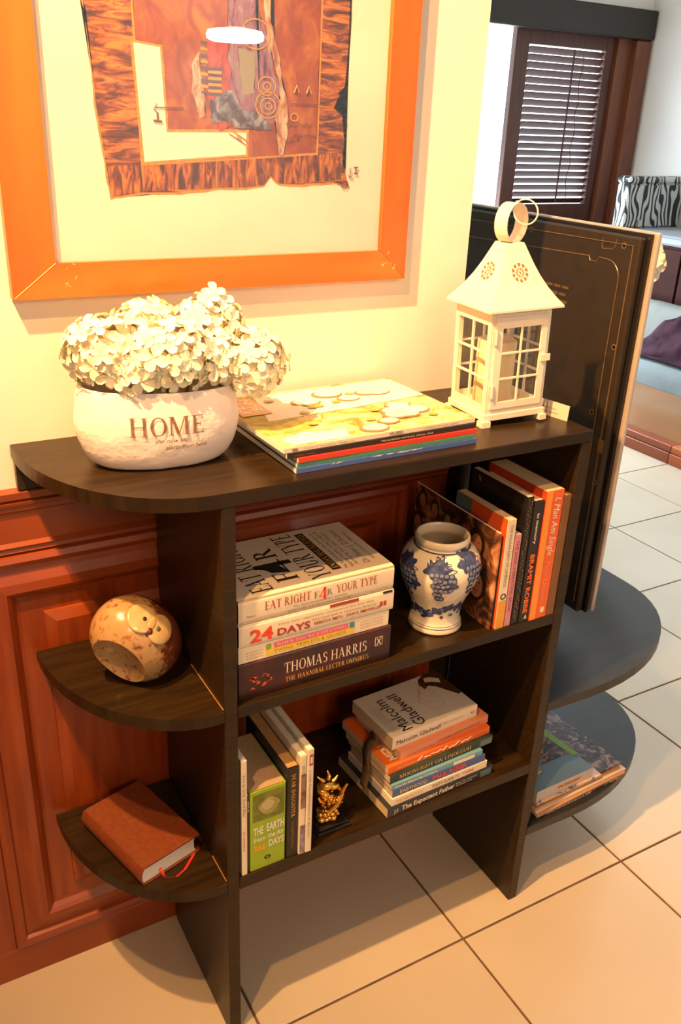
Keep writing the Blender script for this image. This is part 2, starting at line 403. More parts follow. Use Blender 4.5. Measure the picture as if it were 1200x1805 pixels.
# ================================================================= BOOKSHELF
shelf = empty('bookshelf', (0.3, 0.136, 0))
tag(shelf, 'dark-stained open wooden bookshelf with quarter-round end shelves against the wainscot', 'bookshelf')
def spart(name, mb, m, smooth=False):
    o = mb.build(name, m, shelf, smooth); o.matrix_local = Matrix.Translation((-0.3, -0.136, 0)); return o
YK = D - .016
def qpts(rx=.19, ry=D - .018, n=22, p=2.05):
    out = []
    for i in range(n + 1):
        a = math.pi / 2 * i / n
        out.append((-rx * (max(0, math.cos(a)) ** (2 / p)), YK - (YK) * (max(0, math.sin(a)) ** (2 / p))))
    return out
top = [(W, 0.0), (W, D - .0015)] + [(-.19, D - .0015)] + qpts()[0:] 
spart('top_board', MB().prism(top, H - TS, H, bevel=.0016), M_darktop)
spart('side_panel', MB().box(0, 0.001, 0, T, YK, H - TS - .0002, bevel=.001), M_dark)
spart('side_panel', MB().box(W - T, 0.001, 0, W, YK, H - TS - .0002, bevel=.001), M_dark)
for z in (ZM, ZL):
    spart('shelf_board', MB().box(T + .0002, 0.001, z - TS - (.003 if z == ZL else 0), W - T - .0002, YK, z, bevel=.001), M_darktop)
    q = [(-.0002, YK)] + qpts()
    q[-1] = (-.0002, 0.0)
    spart('corner_shelf', MB().prism(q, z - TS, z, bevel=.0015), M_darktop)
M_joint_hl = mat('wood_highlight_line', (.40, .20, .06), .5)  # painted highlight: golden line along the lit part of each corner-shelf joint
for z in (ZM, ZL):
    spart('joint_highlight', MB().tube([(-.0006, .004, z + .0002), (-.0006, .125 if z == ZM else .06, z + .0002)], .0007, n=5), M_joint_hl)
spart('back_rail', MB().box(-.188, D - .0165, H - TS - .042, -.0005, D - .0145 + .012, H - TS - .0002), M_dark)

# ================================================================= TV CONSOLE
con = empty('tv_console', (0.83, 0.75, 0))
tag(con, 'low black wooden console with two rounded shelves to the right of the bookshelf', 'console')
def cpart(name, mb, m):
    o = mb.build(name, m, con); o.matrix_local = Matrix.Translation((-0.83, -0.75, 0)); return o
def cons_pts(x1, rx, ry, y1):
    pts = [(.6015, 0.002)]
    for i in range(15):
        a = math.pi / 2 * i / 14
        pts.append((x1 - rx + rx * math.sin(a) ** .95, .002 + ry - ry * math.cos(a) ** .95 if i < 14 else .002 + ry))
    return pts + [(x1, y1), (.6015, y1)]
cpart('upper_shelf', MB().prism(cons_pts(1.066, .36, .27, 1.55), .438, .457, bevel=.0015), M_console)
cpart('lower_shelf', MB().prism(cons_pts(1.052, .34, .25, 1.55), .154, .1734, bevel=.0015), M_console)
cpart('side_panel', MB().box(.6015, .012, .1736, .6145, .26, .4378), M_dark)
cpart('side_panel', MB().box(.6015, .03, .03, .6145, .26, .1538), M_dark)
cpart('divider', MB().box(.65, .62, .1736, 1.0, .64, .4378), M_console)
for y in (.55, 1.3): cpart('plinth', MB().box(.66, y, 0, .98, y + .03, .1538), M_console)

# ================================================================= TELEVISION
M_tvb = mat('black_tv_plastic', (0.022, 0.0145, 0.006), 0.42, c2=(0.028, 0.018, 0.008), scale=40, bump=0.05, bscale=300)
M_tvd = mat('glossy_black_plastic', (0.015, 0.013, 0.012), 0.2)
M_silver = mat('brushed_silver', (0.62, 0.52, 0.45), 0.3, metal=0.35)
M_gap = mat('dark_recess', (0.004, 0.004, 0.004), 0.8)
M_edge = mat('moulded_seam', (0.12, 0.075, 0.035), 0.3)
tv = empty('television', (0.82, 0.80, 0.457))
tag(tv, 'large flat television seen from behind with a silver edge standing on the console', 'television')
def tpart(name, mb, m, smooth=False, par=tv):
    o = mb.build(name, m, par, smooth); o.matrix_local = Matrix.Translation((-0.82, -0.80, -0.457)); return o
ty0, ty1, tz0, tz1 = 0.150, 1.42, 0.508, 1.219
tpart('rear_cover', MB().box(.800, ty0 + .004, tz0, .815, ty1, tz1 - .006, bevel=.003), M_tvb)
tpart('bezel', MB().box(.815, ty0 - .004, tz0, .822, ty1 + .004, tz1, bevel=.001), M_tvd)
tpart('silver_trim', MB().box(.8222, ty0 - .012, tz0 + .004, .832, ty1 + .012, tz1 + .003, bevel=.003, seg=2), M_silver)
tpart('screen', MB().box(.8322, ty0 - .006, tz0 + .01, .8345, ty1 + .006, tz1 - .002), M_tvd)
def seam(pts, r=.0009, m=M_edge, nm='seam'):
    return tpart(nm, MB().tube([(.7995, a, b) for a, b in pts], r, n=5), m)
cr_ = [(.2136 - .018 + .0 * k, 0) for k in range(1)]
corner = [(.1875 + .030 - .030 * math.sin(R(a)), 1.140 + .030 * math.cos(R(a))) for a in range(0, 91, 10)]
seam([(.62, 1.160), (.262, 1.170), (.258, 1.163), (.243, 1.163), (.238, 1.171)] + corner + [(.188, 1.0), (.186, .80), (.188, .53)], .0012)
seam([(.205, 1.205), (.205, 1.192), (.210, 1.188), (.232, 1.186), (.236, 1.19), (.236, 1.204)])
seam([(ty0 + .016, tz0 + .02), (ty0 + .016, tz1 - .02), (.6, tz1 - .025)], .0016)
for r_ in range(3):
    for k in range(9):
        y0 = .300 + k * .021 + (.006 if r_ == 1 else 0)
        tpart('vent_slot', MB().box(.7980, y0, 1.105 - r_ * .013, .8005, y0 + .016, 1.1095 - r_ * .013), M_edge)
for (y, z) in ((.1868, 1.1968), (.1719, 1.0292), (.198, .9047), (.1634, .780), (.42, 1.195)):
    a = MB(); a.lathe([(.0055, 0), (.0055, .0012), (.003, .0014), (.0028, .0003)], n=14)
    o = a.build('screw', M_edge, tv, smooth=True); o.matrix_local = Matrix.Translation((.8003 - .82, y - .80, z - .457)) @ Matrix.Rotation(R(-90), 4, 'Y')
tpart('label_tab', MB().box(.7985, .158, .838, .8002, .170, .862), M_edge)
for y in (.55, 1.05):
    tpart('stand_foot', MB().box(.78, y, .4572, .90, y + .03, .463, bevel=.001), M_tvd)
    tpart('stand_post', MB().box(.805, y + .005, .463, .825, y + .025, tz0 + .001), M_tvd)

# ================================================================= PICTURE
pic = empty('framed_picture', (0.1212, D, 1.150))
tag(pic, 'abstract orange and brown art print in a wide orange wooden frame on the wall', 'picture')
TILT = R(0.0)
px0, px1, pz0, pz1 = -0.1675, 0.4095, 1.1505, 1.80
def ppart(name, mb, m, smooth=False, par=pic):
    o = mb.build(name, m, par, smooth); o.matrix_local = Matrix.Translation((-0.1212, -D, -1.150)); return o
fw = .046
outl = [[(px0, pz0), (px1, pz0), (px1 - fw, pz0 + fw * .93), (px0 + fw * 1.2, pz0 + fw * .93)],
        [(px1, pz0), (px1, pz1), (px1 - fw, pz1 - fw), (px1 - fw, pz0 + fw * .93)],
        [(px1, pz1), (px0, pz1), (px0 + fw * 1.2, pz1 - fw), (px1 - fw, pz1 - fw)],
        [(px0, pz1), (px0, pz0), (px0 + fw * 1.2, pz0 + fw * .93), (px0 + fw * 1.2, pz1 - fw)]]
YF0, YF1 = D - .019, D - .002
for k, q in enumerate(outl):
    mb = MB(); cxm = sum(p[0] for p in q) / 4; czm = sum(p[1] for p in q) / 4
    q = [(cxm + (p[0] - cxm) * .9995, czm + (p[1] - czm) * .998) for p in q]
    mb.prism(q, 0, 1, M=Matrix(((1, 0, 0, 0), (0, 0, YF1 - YF0, YF0), (0, 1, 0, 0), (0, 0, 0, 1))))
    ppart('frame_rail', mb, M_frame if k % 2 == 0 else M_framev)
M_seamw = mat('mitre_filler', (0.85, 0.55, 0.2), 0.6)
for (a, b) in (((px0, pz0), (px0 + fw * 1.2, pz0 + fw * .93)),):
    mb = MB(); mb.tube([(a[0] + .002, YF0 - .0001, a[1] + .002), (b[0], YF0 - .0001, b[1])], .0005, n=4); ppart('mitre_line', mb, M_seamw)
mb = MB(); random.seed(9)
for (bx, bz, n_) in ((px1 - .034, pz0 + .026, 8), (px0 + .075, pz0 + .03, 3), (px0 + .062, pz0 + .022, 2)):
    for k in range(n_):
        x = bx + random.uniform(-.012, .014); z = bz + random.uniform(-.012, .014)
        mb.tube([(x, YF0 - .0001, z), (x + random.uniform(-.003, .005), YF0 - .0001, z + random.uniform(-.004, .004)), (x + random.uniform(0, .006), YF0 - .0001, z + random.uniform(-.002, .006))], .0004, n=4)
ppart('scratches', mb, M_seamw)
M_mat = mat('cream_mount_board', (0.80, 0.77, 0.70), 0.7)
ppart('mount_board', MB().box(px0 + fw, D - .010, pz0 + fw * .9, px1 - fw * .9, D - .004, pz1 - fw * .9), M_mat)
ppart('glass', MB().box(px0 + fw * 1.1, D - .0155, pz0 + fw * .9, px1 - fw * .95, D - .0145, pz1 - fw * .95), M_picglass)
# art print: layers of flat print on the mount
YA = D - .0101
def aw(px, py):  # design units of the print -> metres on the picture plane
    return (-0.0494 + (px - 160) * .000764, 1.4265 + (100 - py) * .000642 + (px - 160) * .0000455)
def art(name, pts, m, lay):
    mb = MB(); mb.face([(aw(*p)[0], YA - lay * .00015, aw(*p)[1]) for p in pts])
    bmesh.ops.triangulate(mb.bm, faces=mb.bm.faces[:]); return ppart(name, mb, m)
def rag(pts, amp=3.0, step=9, seed=1):
    rnd = random.Random(seed); out = []
    for i in range(len(pts)):
        a = Vector(pts[i]); b = Vector(pts[(i + 1) % len(pts)]); L_ = (b - a).length; n_ = max(1, int(L_ / step))
        nr = Vector((-(b - a).y, (b - a).x)).normalized() if L_ else Vector((0, 0))
        for k in range(n_):
            p = a.lerp(b, k / n_)
            j = noise.noise(Vector((p.x * .03, p.y * .03, seed))) * amp * 2 + rnd.uniform(-.3, .3) * amp
            if k == 0: j = 0
            out.append(tuple(p + nr * j))
    return out
M_gold = mat('gold_leaf_edge', (0.66, 0.31, 0.03), 0.45, c2=(0.50, 0.19, 0.02), scale=300)
def art_mat(name, cols, scale, stretch, rot=0.0, detail=8):
    m = bpy.data.materials.new(name); m.use_nodes = True; nt = m.node_tree; N = nt.nodes; L = nt.links; b = N['Principled BSDF']
    b.inputs['Roughness'].default_value = .6
    tc = N.new('ShaderNodeTexCoord'); mp = N.new('ShaderNodeMapping'); mp.inputs['Scale'].default_value = stretch; mp.inputs['Rotation'].default_value = (0, rot, 0)
    L.new(tc.outputs['Object'], mp.inputs[0])
    n = N.new('ShaderNodeTexNoise'); n.inputs['Scale'].default_value = scale; n.inputs['Detail'].default_value = detail; n.inputs['Roughness'].default_value = .65
    n.inputs['Distortion'].default_value = .8
    L.new(mp.outputs[0], n.inputs['Vector'])
    cp = N.new('ShaderNodeValToRGB'); cp.color_ramp.elements[0].position = cols[0][0]; cp.color_ramp.elements[0].color = (*cols[0][1], 1)
    cp.color_ramp.elements[1].position = cols[-1][0]; cp.color_ramp.elements[1].color = (*cols[-1][1], 1)
    for p_, c_ in cols[1:-1]:
        e = cp.color_ramp.elements.new(p_); e.color = (*c_, 1)
    L.new(n.outputs['Fac'], cp.inputs[0]); L.new(cp.outputs[0], b.inputs['Base Color'])
    return m
M_art_h = art_mat('streaked_border_print', [(.36, (.03, .008, .005)), (.46, (.13, .025, .010)), (.52, (.30, .075, .012)), (.61, (.55, .22, .02))], 30, (.8, 1, 4), R(12))
M_art_v = art_mat('streaked_border_print_lower', [(.36, (.03, .008, .005)), (.46, (.12, .022, .010)), (.52, (.29, .07, .012)), (.61, (.52, .20, .02))], 34, (4, 1, .8), R(-30))
M_art_in = art_mat('orange_red_field_print', [(.3, (.14, .024, .012)), (.45, (.24, .042, .012)), (.55, (.30, .075, .012)), (.68, (.42, .15, .02))], 26, (1.5, 1, 1))
M_art_pu = art_mat('purple_streak_print', [(.34, (.03, .012, .03)), (.42, (.14, .045, .13)), (.5, (.24, .10, .20)), (.58, (.20, .16, .22)), (.68, (.45, .33, .32))], 34, (3, 1, 1))
M_art_bl = art_mat('blue_grey_print', [(.34, (.04, .01, .012)), (.45, (.07, .05, .10)), (.55, (.16, .18, .27)), (.68, (.42, .40, .40))], 60, (1, 1, 1))
M_art_rd = art_mat('red_streak_print', [(.3, (.12, .015, .015)), (.5, (.34, .035, .03)), (.7, (.45, .08, .05))], 40, (2, 1, 1))
M_art_wh = art_mat('cream_streak_print', [(.36, (.24, .06, .02)), (.46, (.36, .18, .12)), (.56, (.45, .36, .28)), (.68, (.52, .48, .38))], 60, (2, 1, .7))
M_mat2 = M_mat
outer_p = [(140, -560), (622, -560), (622, -100), (620, 60), (619, 155), (604, 170), (608, 186), (594, 200), (612, 215), (622, 228), (617, 300), (622, 330), (632, 362), (610, 352), (520, 350), (486, 346), (468, 328), (455, 346), (420, 350), (360, 346), (300, 350), (240, 344), (178, 350), (172, 300), (166, 235), (162, 190), (158, 100), (157, 40), (150, 0)]
art('print_edge', rag([(p[0], p[1]) for p in outer_p], 1.6, 10, 2), M_gold, 0)
cxp, cyp = 395, -100
art('border_print', rag([(cxp + (p[0] - cxp) * .988, cyp + (p[1] - cyp) * .989) for p in outer_p], 1.4, 10, 2), M_art_h, 1)
art('lower_border_print', rag([(176, 289), (612, 287), (612, 342), (520, 343), (486, 341), (468, 325), (455, 342), (360, 341), (240, 339), (180, 343)], 1.2, 10, 5), M_art_v, 2)
art('field_edge', [(222, -520), (568, -520), (562, 288), (232, 291)], M_gold, 3)
art('field_print', rag([(225, -516), (565, -516), (558, 284), (236, 287)], .8, 8, 3), M_art_in, 4)
art('cutout_edge', rag([(224, 71), (276, 80), (281, 227), (426, 233), (424, 284), (234, 288)], .6, 5, 6), M_gold, 5)
art('cutout_print', [(229, 76), (272, 84), (278, 232), (421, 238), (420, 280), (238, 284)], M_mat2, 6)
art('red_streak', rag([(352, 70), (392, 40), (412, 90), (398, 170), (408, 215), (372, 235), (352, 170)], 3, 6, 8), M_art_rd, 7)
art('grey_streak', rag([(326, 110), (338, 90), (344, 170), (347, 205), (336, 208), (322, 160)], 3, 6, 9), M_art_wh, 7)
art('purple_streak', rag([(386, -300), (446, -300), (440, 0), (462, 70), (480, 140), (486, 205), (468, 225), (440, 215), (405, 210), (392, 150), (392, 80), (388, 20), (378, -60)], 4, 7, 10), M_art_pu, 8)
art('blue_streak', rag([(355, 175), (395, 160), (412, 195), (450, 205), (470, 235), (430, 232), (400, 228), (385, 218), (358, 215)], 4, 5, 11), M_art_bl, 9)
art('cream_streak', rag([(440, -300), (462, -300), (466, 40), (484, 105), (494, 165), (501, 215), (492, 284), (483, 285), (478, 250), (474, 215), (485, 175), (474, 120), (462, 70), (454, 20), (446, -80)], 3, 7, 12), M_art_wh, 10)
art('pale_streak', rag([(406, 85), (438, 95), (436, 165), (414, 168)], 2, 6, 13), mat('pale_green_print', (.26, .24, .19), .6), 9)
for (a, b, c_, d_) in ((340, 72, 352, 170), (352, 118, 376, 168)):
    for k in range(9):
        y_ = b + (d_ - b) * k / 9
        art('ladder_mark', [(a, y_), (c_, y_ + 2), (c_, y_ + 7), (a, y_ + 5)], M_gold if k % 2 else mat('violet_print', (.09, .045, .10), .6), 9)
def ring(cx, cy, r, m, lay, wdt=2.2):
    mb = MB(); x, z = aw(cx, cy)
    rows = [[(x + .00077 * (r + o) * math.cos(2 * math.pi * i / 28), YA - lay * .00015, z + .00068 * (r + o) * math.sin(2 * math.pi * i / 28)) for i in range(28)] for o in (0, wdt)]
    mb.grid(rows, closed_v=True); ppart('ring_print', mb, m)
for (cx, cy, r) in ((461, 188, 22), (461, 190, 13), (462, 190, 5), (459, 153, 15), (459, 153, 6), (438, 60, 24)):
    ring(cx, cy, r, M_gold, 12)
M_br = mat('brown_pen_ink', (.12, .04, .02), .6)
def scrawl(pts, r=.0005, lay=13, m=M_br, nm='pen_mark'):
    mb = MB(); mb.tube([(aw(*p)[0], YA - lay * .00015, aw(*p)[1]) for p in pts], r, n=4); ppart(nm, mb, m)
random.seed(21)
for (x0, x1, y_) in ((497, 552, 226), (512, 565, 247), (492, 530, 256), (506, 590, 186)):
    pts = []
    n_ = int((x1 - x0) / 2.2)
    for k in range(n_):
        pts.append((x0 + (x1 - x0) * k / n_, y_ + (random.uniform(-4, 4) if y_ != 186 else k * .12)))
    scrawl(pts, .0004)
scrawl([(260, 187), (308, 189)]); scrawl([(263, 180), (257, 190), (264, 197)]); scrawl([(263, 195), (263, 210)], .0012); scrawl([(256, 210), (270, 212)], .0012)
scrawl([(630, 318), (630, 338)], .0006); scrawl([(626, 333), (630, 339), (635, 333)], .0006)
scrawl([(638, 318), (646, 318)], .0009); scrawl([(642, 318), (642, 330)], .0009); scrawl([(638, 330), (646, 330)], .0009)
ring(619, 352, 6, M_br, 13, 2.0); ring(619, 352, 1, M_art_rd, 14, 3)
for (x_, y_) in ((516, 158), (540, 160)):
    scrawl([(x_ - 5, y_ + 8), (x_, y_ - 6), (x_ + 5, y_ + 8)], .0011, m=M_gold)
ring(512, 212, 6, M_gold, 12)
scrawl([(388, 238), (420, 262)], .0006, m=M_gold); scrawl([(396, 235), (424, 256)], .0006, m=M_gold); scrawl([(402, 246), (410, 252)], .002, m=M_gold)

# round ceiling lamp in the room behind the camera (its reflection shows in the picture glass)
pic.rotation_euler = (TILT, 0, 0)
lp = empty('pendant_lamp', (2.09, -4.3, 1.775))
tag(lp, 'flat round white pendant lamp hanging in the room behind the camera', 'lamp')
M_lamp = mat('lit_diffuser', (1.0, 0.93, 0.80), 0.5, emit=26.0)
MB().lathe([(.15, 0), (.175, .012), (.18, .035), (.17, .058), (.12, .068)], n=32).build('diffuser', M_lamp, lp, smooth=True)
MB().lathe([(.06, .0685), (.06, .08), (.01, .09)], n=24).build('lamp_cap', M_white, lp, smooth=True)
MB().tube([(0, 0, .09), (0, 0, .972)], .006).build('rod', M_silver, lp)

# ================================================================= BOOKS
def book(name, label, cat, org, ux, uy, L_, Wd, t, front, spine=None, back=None, pages=None, group=None, hard=False, rnd=0.0, ct=0.0012):
    """local frame: x along the spine, y from spine to fore edge, z through the thickness (front cover on top)"""
    spine = spine or front; back = back or front; pages = pages or M_paper
    b = empty(name, M=frame(org, ux, uy))
    if group is None:
        x_, z_ = org[0], org[2]
        group = ('magazines stacked on top of the bookshelf' if z_ > .95 else 'books stacked on the middle shelf' if z_ > .64 and x_ < .3 else 'books standing on the middle shelf' if z_ > .64
                 else 'pile on the lower console shelf' if x_ > .6 else 'paperbacks stacked on the bottom shelf' if x_ > .25 else 'books standing on the bottom shelf')
    tag(b, label, cat, group)
    ov = .003 if hard else 0.0
    MB().box(ov, ct * .9, ct, L_ - ov, Wd - ov - .0008, t - ct).build('pages', pages, b)
    if rnd:
        n = 6; rows = []
        for x in (0, L_):
            ring_ = []
            for i in range(n + 1):
                a = R(90 + 180 * i / n) if False else math.pi / 2 * i / n
                ring_.append((x, rnd - rnd * math.sin(a), t - rnd + rnd * math.cos(a)))
            pr = ring_[::1]
            bot = [(x, rnd - rnd * math.cos(math.pi / 2 * i / n), rnd - rnd * math.sin(math.pi / 2 * i / n)) for i in range(n + 1)]
            inn = [(x, rnd, rnd * .3), (x, rnd, t - rnd * .3)]
            rows.append(pr + bot + inn)
        MB().grid(rows, closed_v=True, cap=True).build('spine', spine, b, smooth=35)
        y0 = rnd
    else:
        MB().box(0, 0, 0, L_, ct, t, bevel=.0003).build('spine', spine, b)
        y0 = ct
    MB().box(0, y0, t - ct, L_, Wd, t, bevel=.0003).build('front_cover', front, b)
    MB().box(0, y0, 0, L_, Wd, ct, bevel=.0003).build('back_cover', back, b)
    return b
X_, Y_, Z_ = (1, 0, 0), (0, 1, 0), (0, 0, 1)
def sp_text(b, s, m, x, z, h, width=None, **k):        # on the spine, reading along it
    return text(b, s, m, (x, 0, z), X_, Z_, h, width, **k)
def sp_patch(b, m, x, z, w_, h_, **k): return patch(b, 'printed_panel', m, (x, 0, z), X_, Z_, w_, h_, **k)

M_cream = mat('cream_cover', (0.82, 0.70, 0.56), 0.35, c2=(0.77, 0.65, 0.52), scale=5)
M_creamsp = mat('cream_spine', (0.80, 0.68, 0.52), 0.35)
M_redink = mat('red_ink', (0.42, 0.05, 0.02), 0.5)
M_brred = mat('bright_red_ink', (0.75, 0.06, 0.02), 0.5)
M_yel = mat('yellow_print', (0.80, 0.55, 0.05), 0.5)
M_pink = mat('magenta_print', (0.72, 0.12, 0.22), 0.5)
M_grn = mat('green_print', (0.25, 0.35, 0.05), 0.5)
M_blu = mat('blue_print', (0.06, 0.25, 0.42), 0.5)
M_lcream = mat('pale_ink', (0.85, 0.70, 0.55), 0.5)
M_goldink = mat('gold_ink', (0.80, 0.45, 0.10), 0.4)
M_greyink = mat('grey_ink', (0.25, 0.18, 0.14), 0.6)

# ---- second shelf, left stack
zb = ZM
b = book('book', 'thick dark omnibus with pale author name on its spine, bottom of the left stack', 'book', (.0255, .012, zb + .0003), X_, Y_, .2405, .155, .0575,
         mat('dark_maroon_cover', (0.020, 0.009, 0.009), .35, c2=(0.065, 0.012, 0.010), scale=22), rnd=.004, group=None)
sp_text(b, 'THOMAS HARRIS', M_lcream, .068, .0255, .017, .132, serif=True)
sp_text(b, 'THE HANNIBAL LECTER OMNIBUS', M_goldink, .070, .011, .0078, .134, serif=True)
random.seed(3)
mb = MB()
for k in range(14):
    x = .014 + random.uniform(0, .028); z = .014 + random.uniform(0, .018)
    mb.face([(x, -.0004, z), (x + random.uniform(.004, .01), -.0004, z + random.uniform(-.002, .003)), (x + .004, -.0004, z + random.uniform(.003, .006))])
mb.build('painted_emblem', mat('fiery_print', (.60, .09, .05), .5), b)
sp_patch(b, M_lcream, .214, .028, .013, .015); sp_patch(b, M_ink, .2150, .0290, .011, .013, lift=.0006)
text(b, 'X', M_lcream, (.2162, 0, .0305), X_, Z_, .0098, .0085, bold=.03, lift=.0008)
zb += .0582
b = book('book', 'white paperback with magenta and yellow title bands above the dark omnibus', 'book', (.026, .014, zb), X_, Y_, .236, .15, .0245, M_creamsp, pages=M_paper, ct=.0008)
sp_patch(b, M_grn, .040, .0125, .008, .0085); sp_patch(b, M_pink, .052, .0125, .116, .0085)
sp_patch(b, M_yel, .040, .0035, .138, .0085); sp_patch(b, M_blu, .170, .0120, .008, .009, lift=.0006)
sp_text(b, "WHEN YOU'RE EXPECTING", M_lcream, .056, .0143, .005, .108, serif=True, lift=.0007)
sp_text(b, 'TWINS, TRIPLETS & QUADS', mat('olive_ink', (.35, .25, .03), .5), .052, .0053, .005, .112, lift=.0007)
for k in range(3): sp_text(b, 'the authors of the guide', M_greyink, .188, .006 + k * .0048, .002, .038)
for k in range(3): sp_text(b, 'fully revised and updated', M_greyink, .010, .005 + k * .0045, .0018, .026)
zb += .0248
b = book('book', 'white hardback with a large red 24 on its spine and a red flash', 'book', (.0262, .0125, zb), X_, Y_, .241, .155, .0345, M_creamsp, spine=M_creamsp, pages=M_paperw, rnd=.006, ct=.0012)
sp_text(b, '24', M_brred, .016, .0055, .0185, .034, bold=.035)
sp_text(b, 'DAYS', mat('dark_red_ink', (.40, .03, .02), .5), .056, .0065, .0105, .050, bold=.03)
sp_text(b, 'How two reporters uncovered the lies that', M_greyink, .058, .0225, .0032, .150)
sp_text(b, 'destroyed faith in corporate America', M_greyink, .108, .0160, .0032, .104)
sp_text(b, 'REBECCA SMITH', M_redink, .112, .0085, .0045, .045, bold=.02); sp_text(b, 'JOHN R. EMSHWILLER', M_redink, .162, .0085, .0045, .058, bold=.02)
sp_patch(b, M_redink, .136, .0292, .046, .0052); sp_patch(b, M_ink, .222, .0300, .016, .0042)
sp_patch(b, M_redink, .218, .0110, .0045, .0075); sp_patch(b, M_redink, .2242, .0110, .0045, .0075)
zb += .0348
b = book('book', 'thick cream diet book with large black title, topmost of the left stack', 'book', (.0262, .0135, zb), X_, (0.03, 1, 0), .2395, .160, .0375, M_cream, spine=M_creamsp, pages=M_paper, rnd=.008, ct=.0012)
sp_text(b, 'EAT RIGHT', M_redink, .038, .0155, .0125, .068, serif=True)
sp_text(b, 'F', M_greyink, .111, .0155, .0095, .0075, serif=True); sp_text(b, '4', M_brred, .1185, .0120, .0150, .013, serif=True); sp_text(b, 'R', M_greyink, .131, .0155, .0095, .0095, serif=True)
sp_text(b, 'YOUR TYPE', M_redink, .1455, .0155, .0125, .066, serif=True)
sp_text(b, 'The Individualized Diet Solution', M_greyink, .080, .0090, .0032, .084, shear=.25)
sp_text(b, 'Living Longer & Achieving Your Ideal Weight', M_greyink, .072, .0038, .0026, .100)
sp_text(b, 'Putnam', mat('violet_ink', (.3, .12, .2), .5), .012, .010, .003, .012)
# front cover print reads away from the spine; sits in the plane z = t
TP = .0375
def cov(b, s, m, x, y, h, width, t, **k): return text(b, s, m, (x, y, t), (0, 1, 0), (-1, 0, 0), h, width, **k)
cov(b, 'EAT RIGHT', M_ink, .056, .010, .031, .142, TP, serif=True)
cov(b, 'F', M_ink, .101, .022, .032, .025, TP, serif=True); cov(b, '4', M_ink, .106, .044, .044, .042, TP, serif=True); cov(b, 'R', M_ink, .101, .092, .032, .032, TP, serif=True)
mb = MB(); mb.face([(.100 - .002, .044, TP + .0006), (.072, .052, TP + .0006), (.066, .066, TP + .0006), (.074, .080, TP + .0006), (.090, .070, TP + .0006)]); mb.build('painted_emblem', M_ink, b)
cov(b, 'YOUR TYPE', M_ink, .146, .010, .031, .142, TP, serif=True)
patch(b, 'printed_panel', M_ink, (.167, .024, TP), (0, 1, 0), (-1, 0, 0), .122, .0140)
cov(b, 'INDIVIDUALIZED', M_goldink, .1648, .028, .0095, .113, TP, serif=True, lift=.0008)
for k, (s_, y0, wd) in enumerate((('The Individualized Diet Solution to', .028, .10), ('Staying Healthy, Living Longer &', .030, .10), ('Achieving Your Ideal Weight', .034, .09))):
    cov(b, s_, M_greyink, .178 + k * .0090, y0 - .008, .0055, wd * 1.2, TP)
cov(b, "Dr. Peter J. D'Adamo", M_greyink, .214, .024, .0100, .112, TP, serif=False)
cov(b, 'with Catherine Whitney', M_greyink, .226, .030, .0055, .095, TP)

# ---- blue and white jar
M_por = mat('cream_porcelain', (0.78, 0.70, 0.56), 0.14, c2=(0.72, 0.63, 0.49), scale=6, coat=0.5)
M_cob = mat('cobalt_glaze', (0.030, 0.045, 0.14), 0.18, c2=(0.09, 0.11, 0.26), scale=60, coat=0.5, lo=.45, hi=.75)
M_cobl = mat('pale_cobalt_glaze', (0.24, 0.27, 0.38), 0.18, c2=(0.12, 0.14, 0.28), scale=50, coat=0.5)
vs = empty('porcelain_jar', (.3865, .066, ZM + .0004)); tag(vs, 'round cream porcelain jar painted with blue grapevines on the middle shelf', 'jar')
vp = [(.0, .0), (.040, .0), (.0425, .003), (.041, .012), (.0385, .020), (.039, .034), (.044, .052), (.053, .072), (.0605, .092), (.0630, .108), (.0600, .124), (.052, .136), (.043, .1415), (.0395, .1435), (.0400, .147), (.0425, .150), (.0425, .1555), (.0400, .1585), (.0375, .157), (.0360, .150), (.0365, .143), (.045, .13), (.055, .108), (.045, .06), (.030, .02), (.0, .012)]
def vprof(u):
    a = vp[1:16]
    for i in range(len(a) - 1):
        if a[i][1] <= u <= a[i + 1][1] and a[i + 1][1] > a[i][1]:
            f = (u - a[i][1]) / (a[i + 1][1] - a[i][1]); return a[i][0] + (a[i + 1][0] - a[i][0]) * f
    return .04
# smooth the profile by resampling with a spline
def catmull(pts, n=4):
    out = []
    for i in range(len(pts) - 1):
        p0 = Vector(pts[max(i - 1, 0)]); p1 = Vector(pts[i]); p2 = Vector(pts[i + 1]); p3 = Vector(pts[min(i + 2, len(pts) - 1)])
        for k in range(n):
            t = k / n
            out.append(tuple(.5 * ((2 * p1) + (p2 - p0) * t + (2 * p0 - 5 * p1 + 4 * p2 - p3) * t * t + (3 * p1 - p0 - 3 * p2 + p3) * t ** 3)))
    return out + [tuple(pts[-1])]
vps = catmull(vp[1:], 4)
MB().lathe([(max(r, .0005), z) for r, z in vps], n=56, cap=True).build('jar_body', M_por, vs, smooth=60)
def vr(z):
    best = .06; 
    a = [p for p in vps[:64]]
    for i in range(len(a) - 1):
        if a[i][1] <= z < a[i + 1][1]:
            f = (z - a[i][1]) / (a[i + 1][1] - a[i][1] + 1e-9); return a[i][0] + (a[i + 1][0] - a[i][0]) * f
    return best
def vpt(th, z, lift=.0005):
    r = vr(z) + lift; return (r * math.cos(th), r * math.sin(th), z)
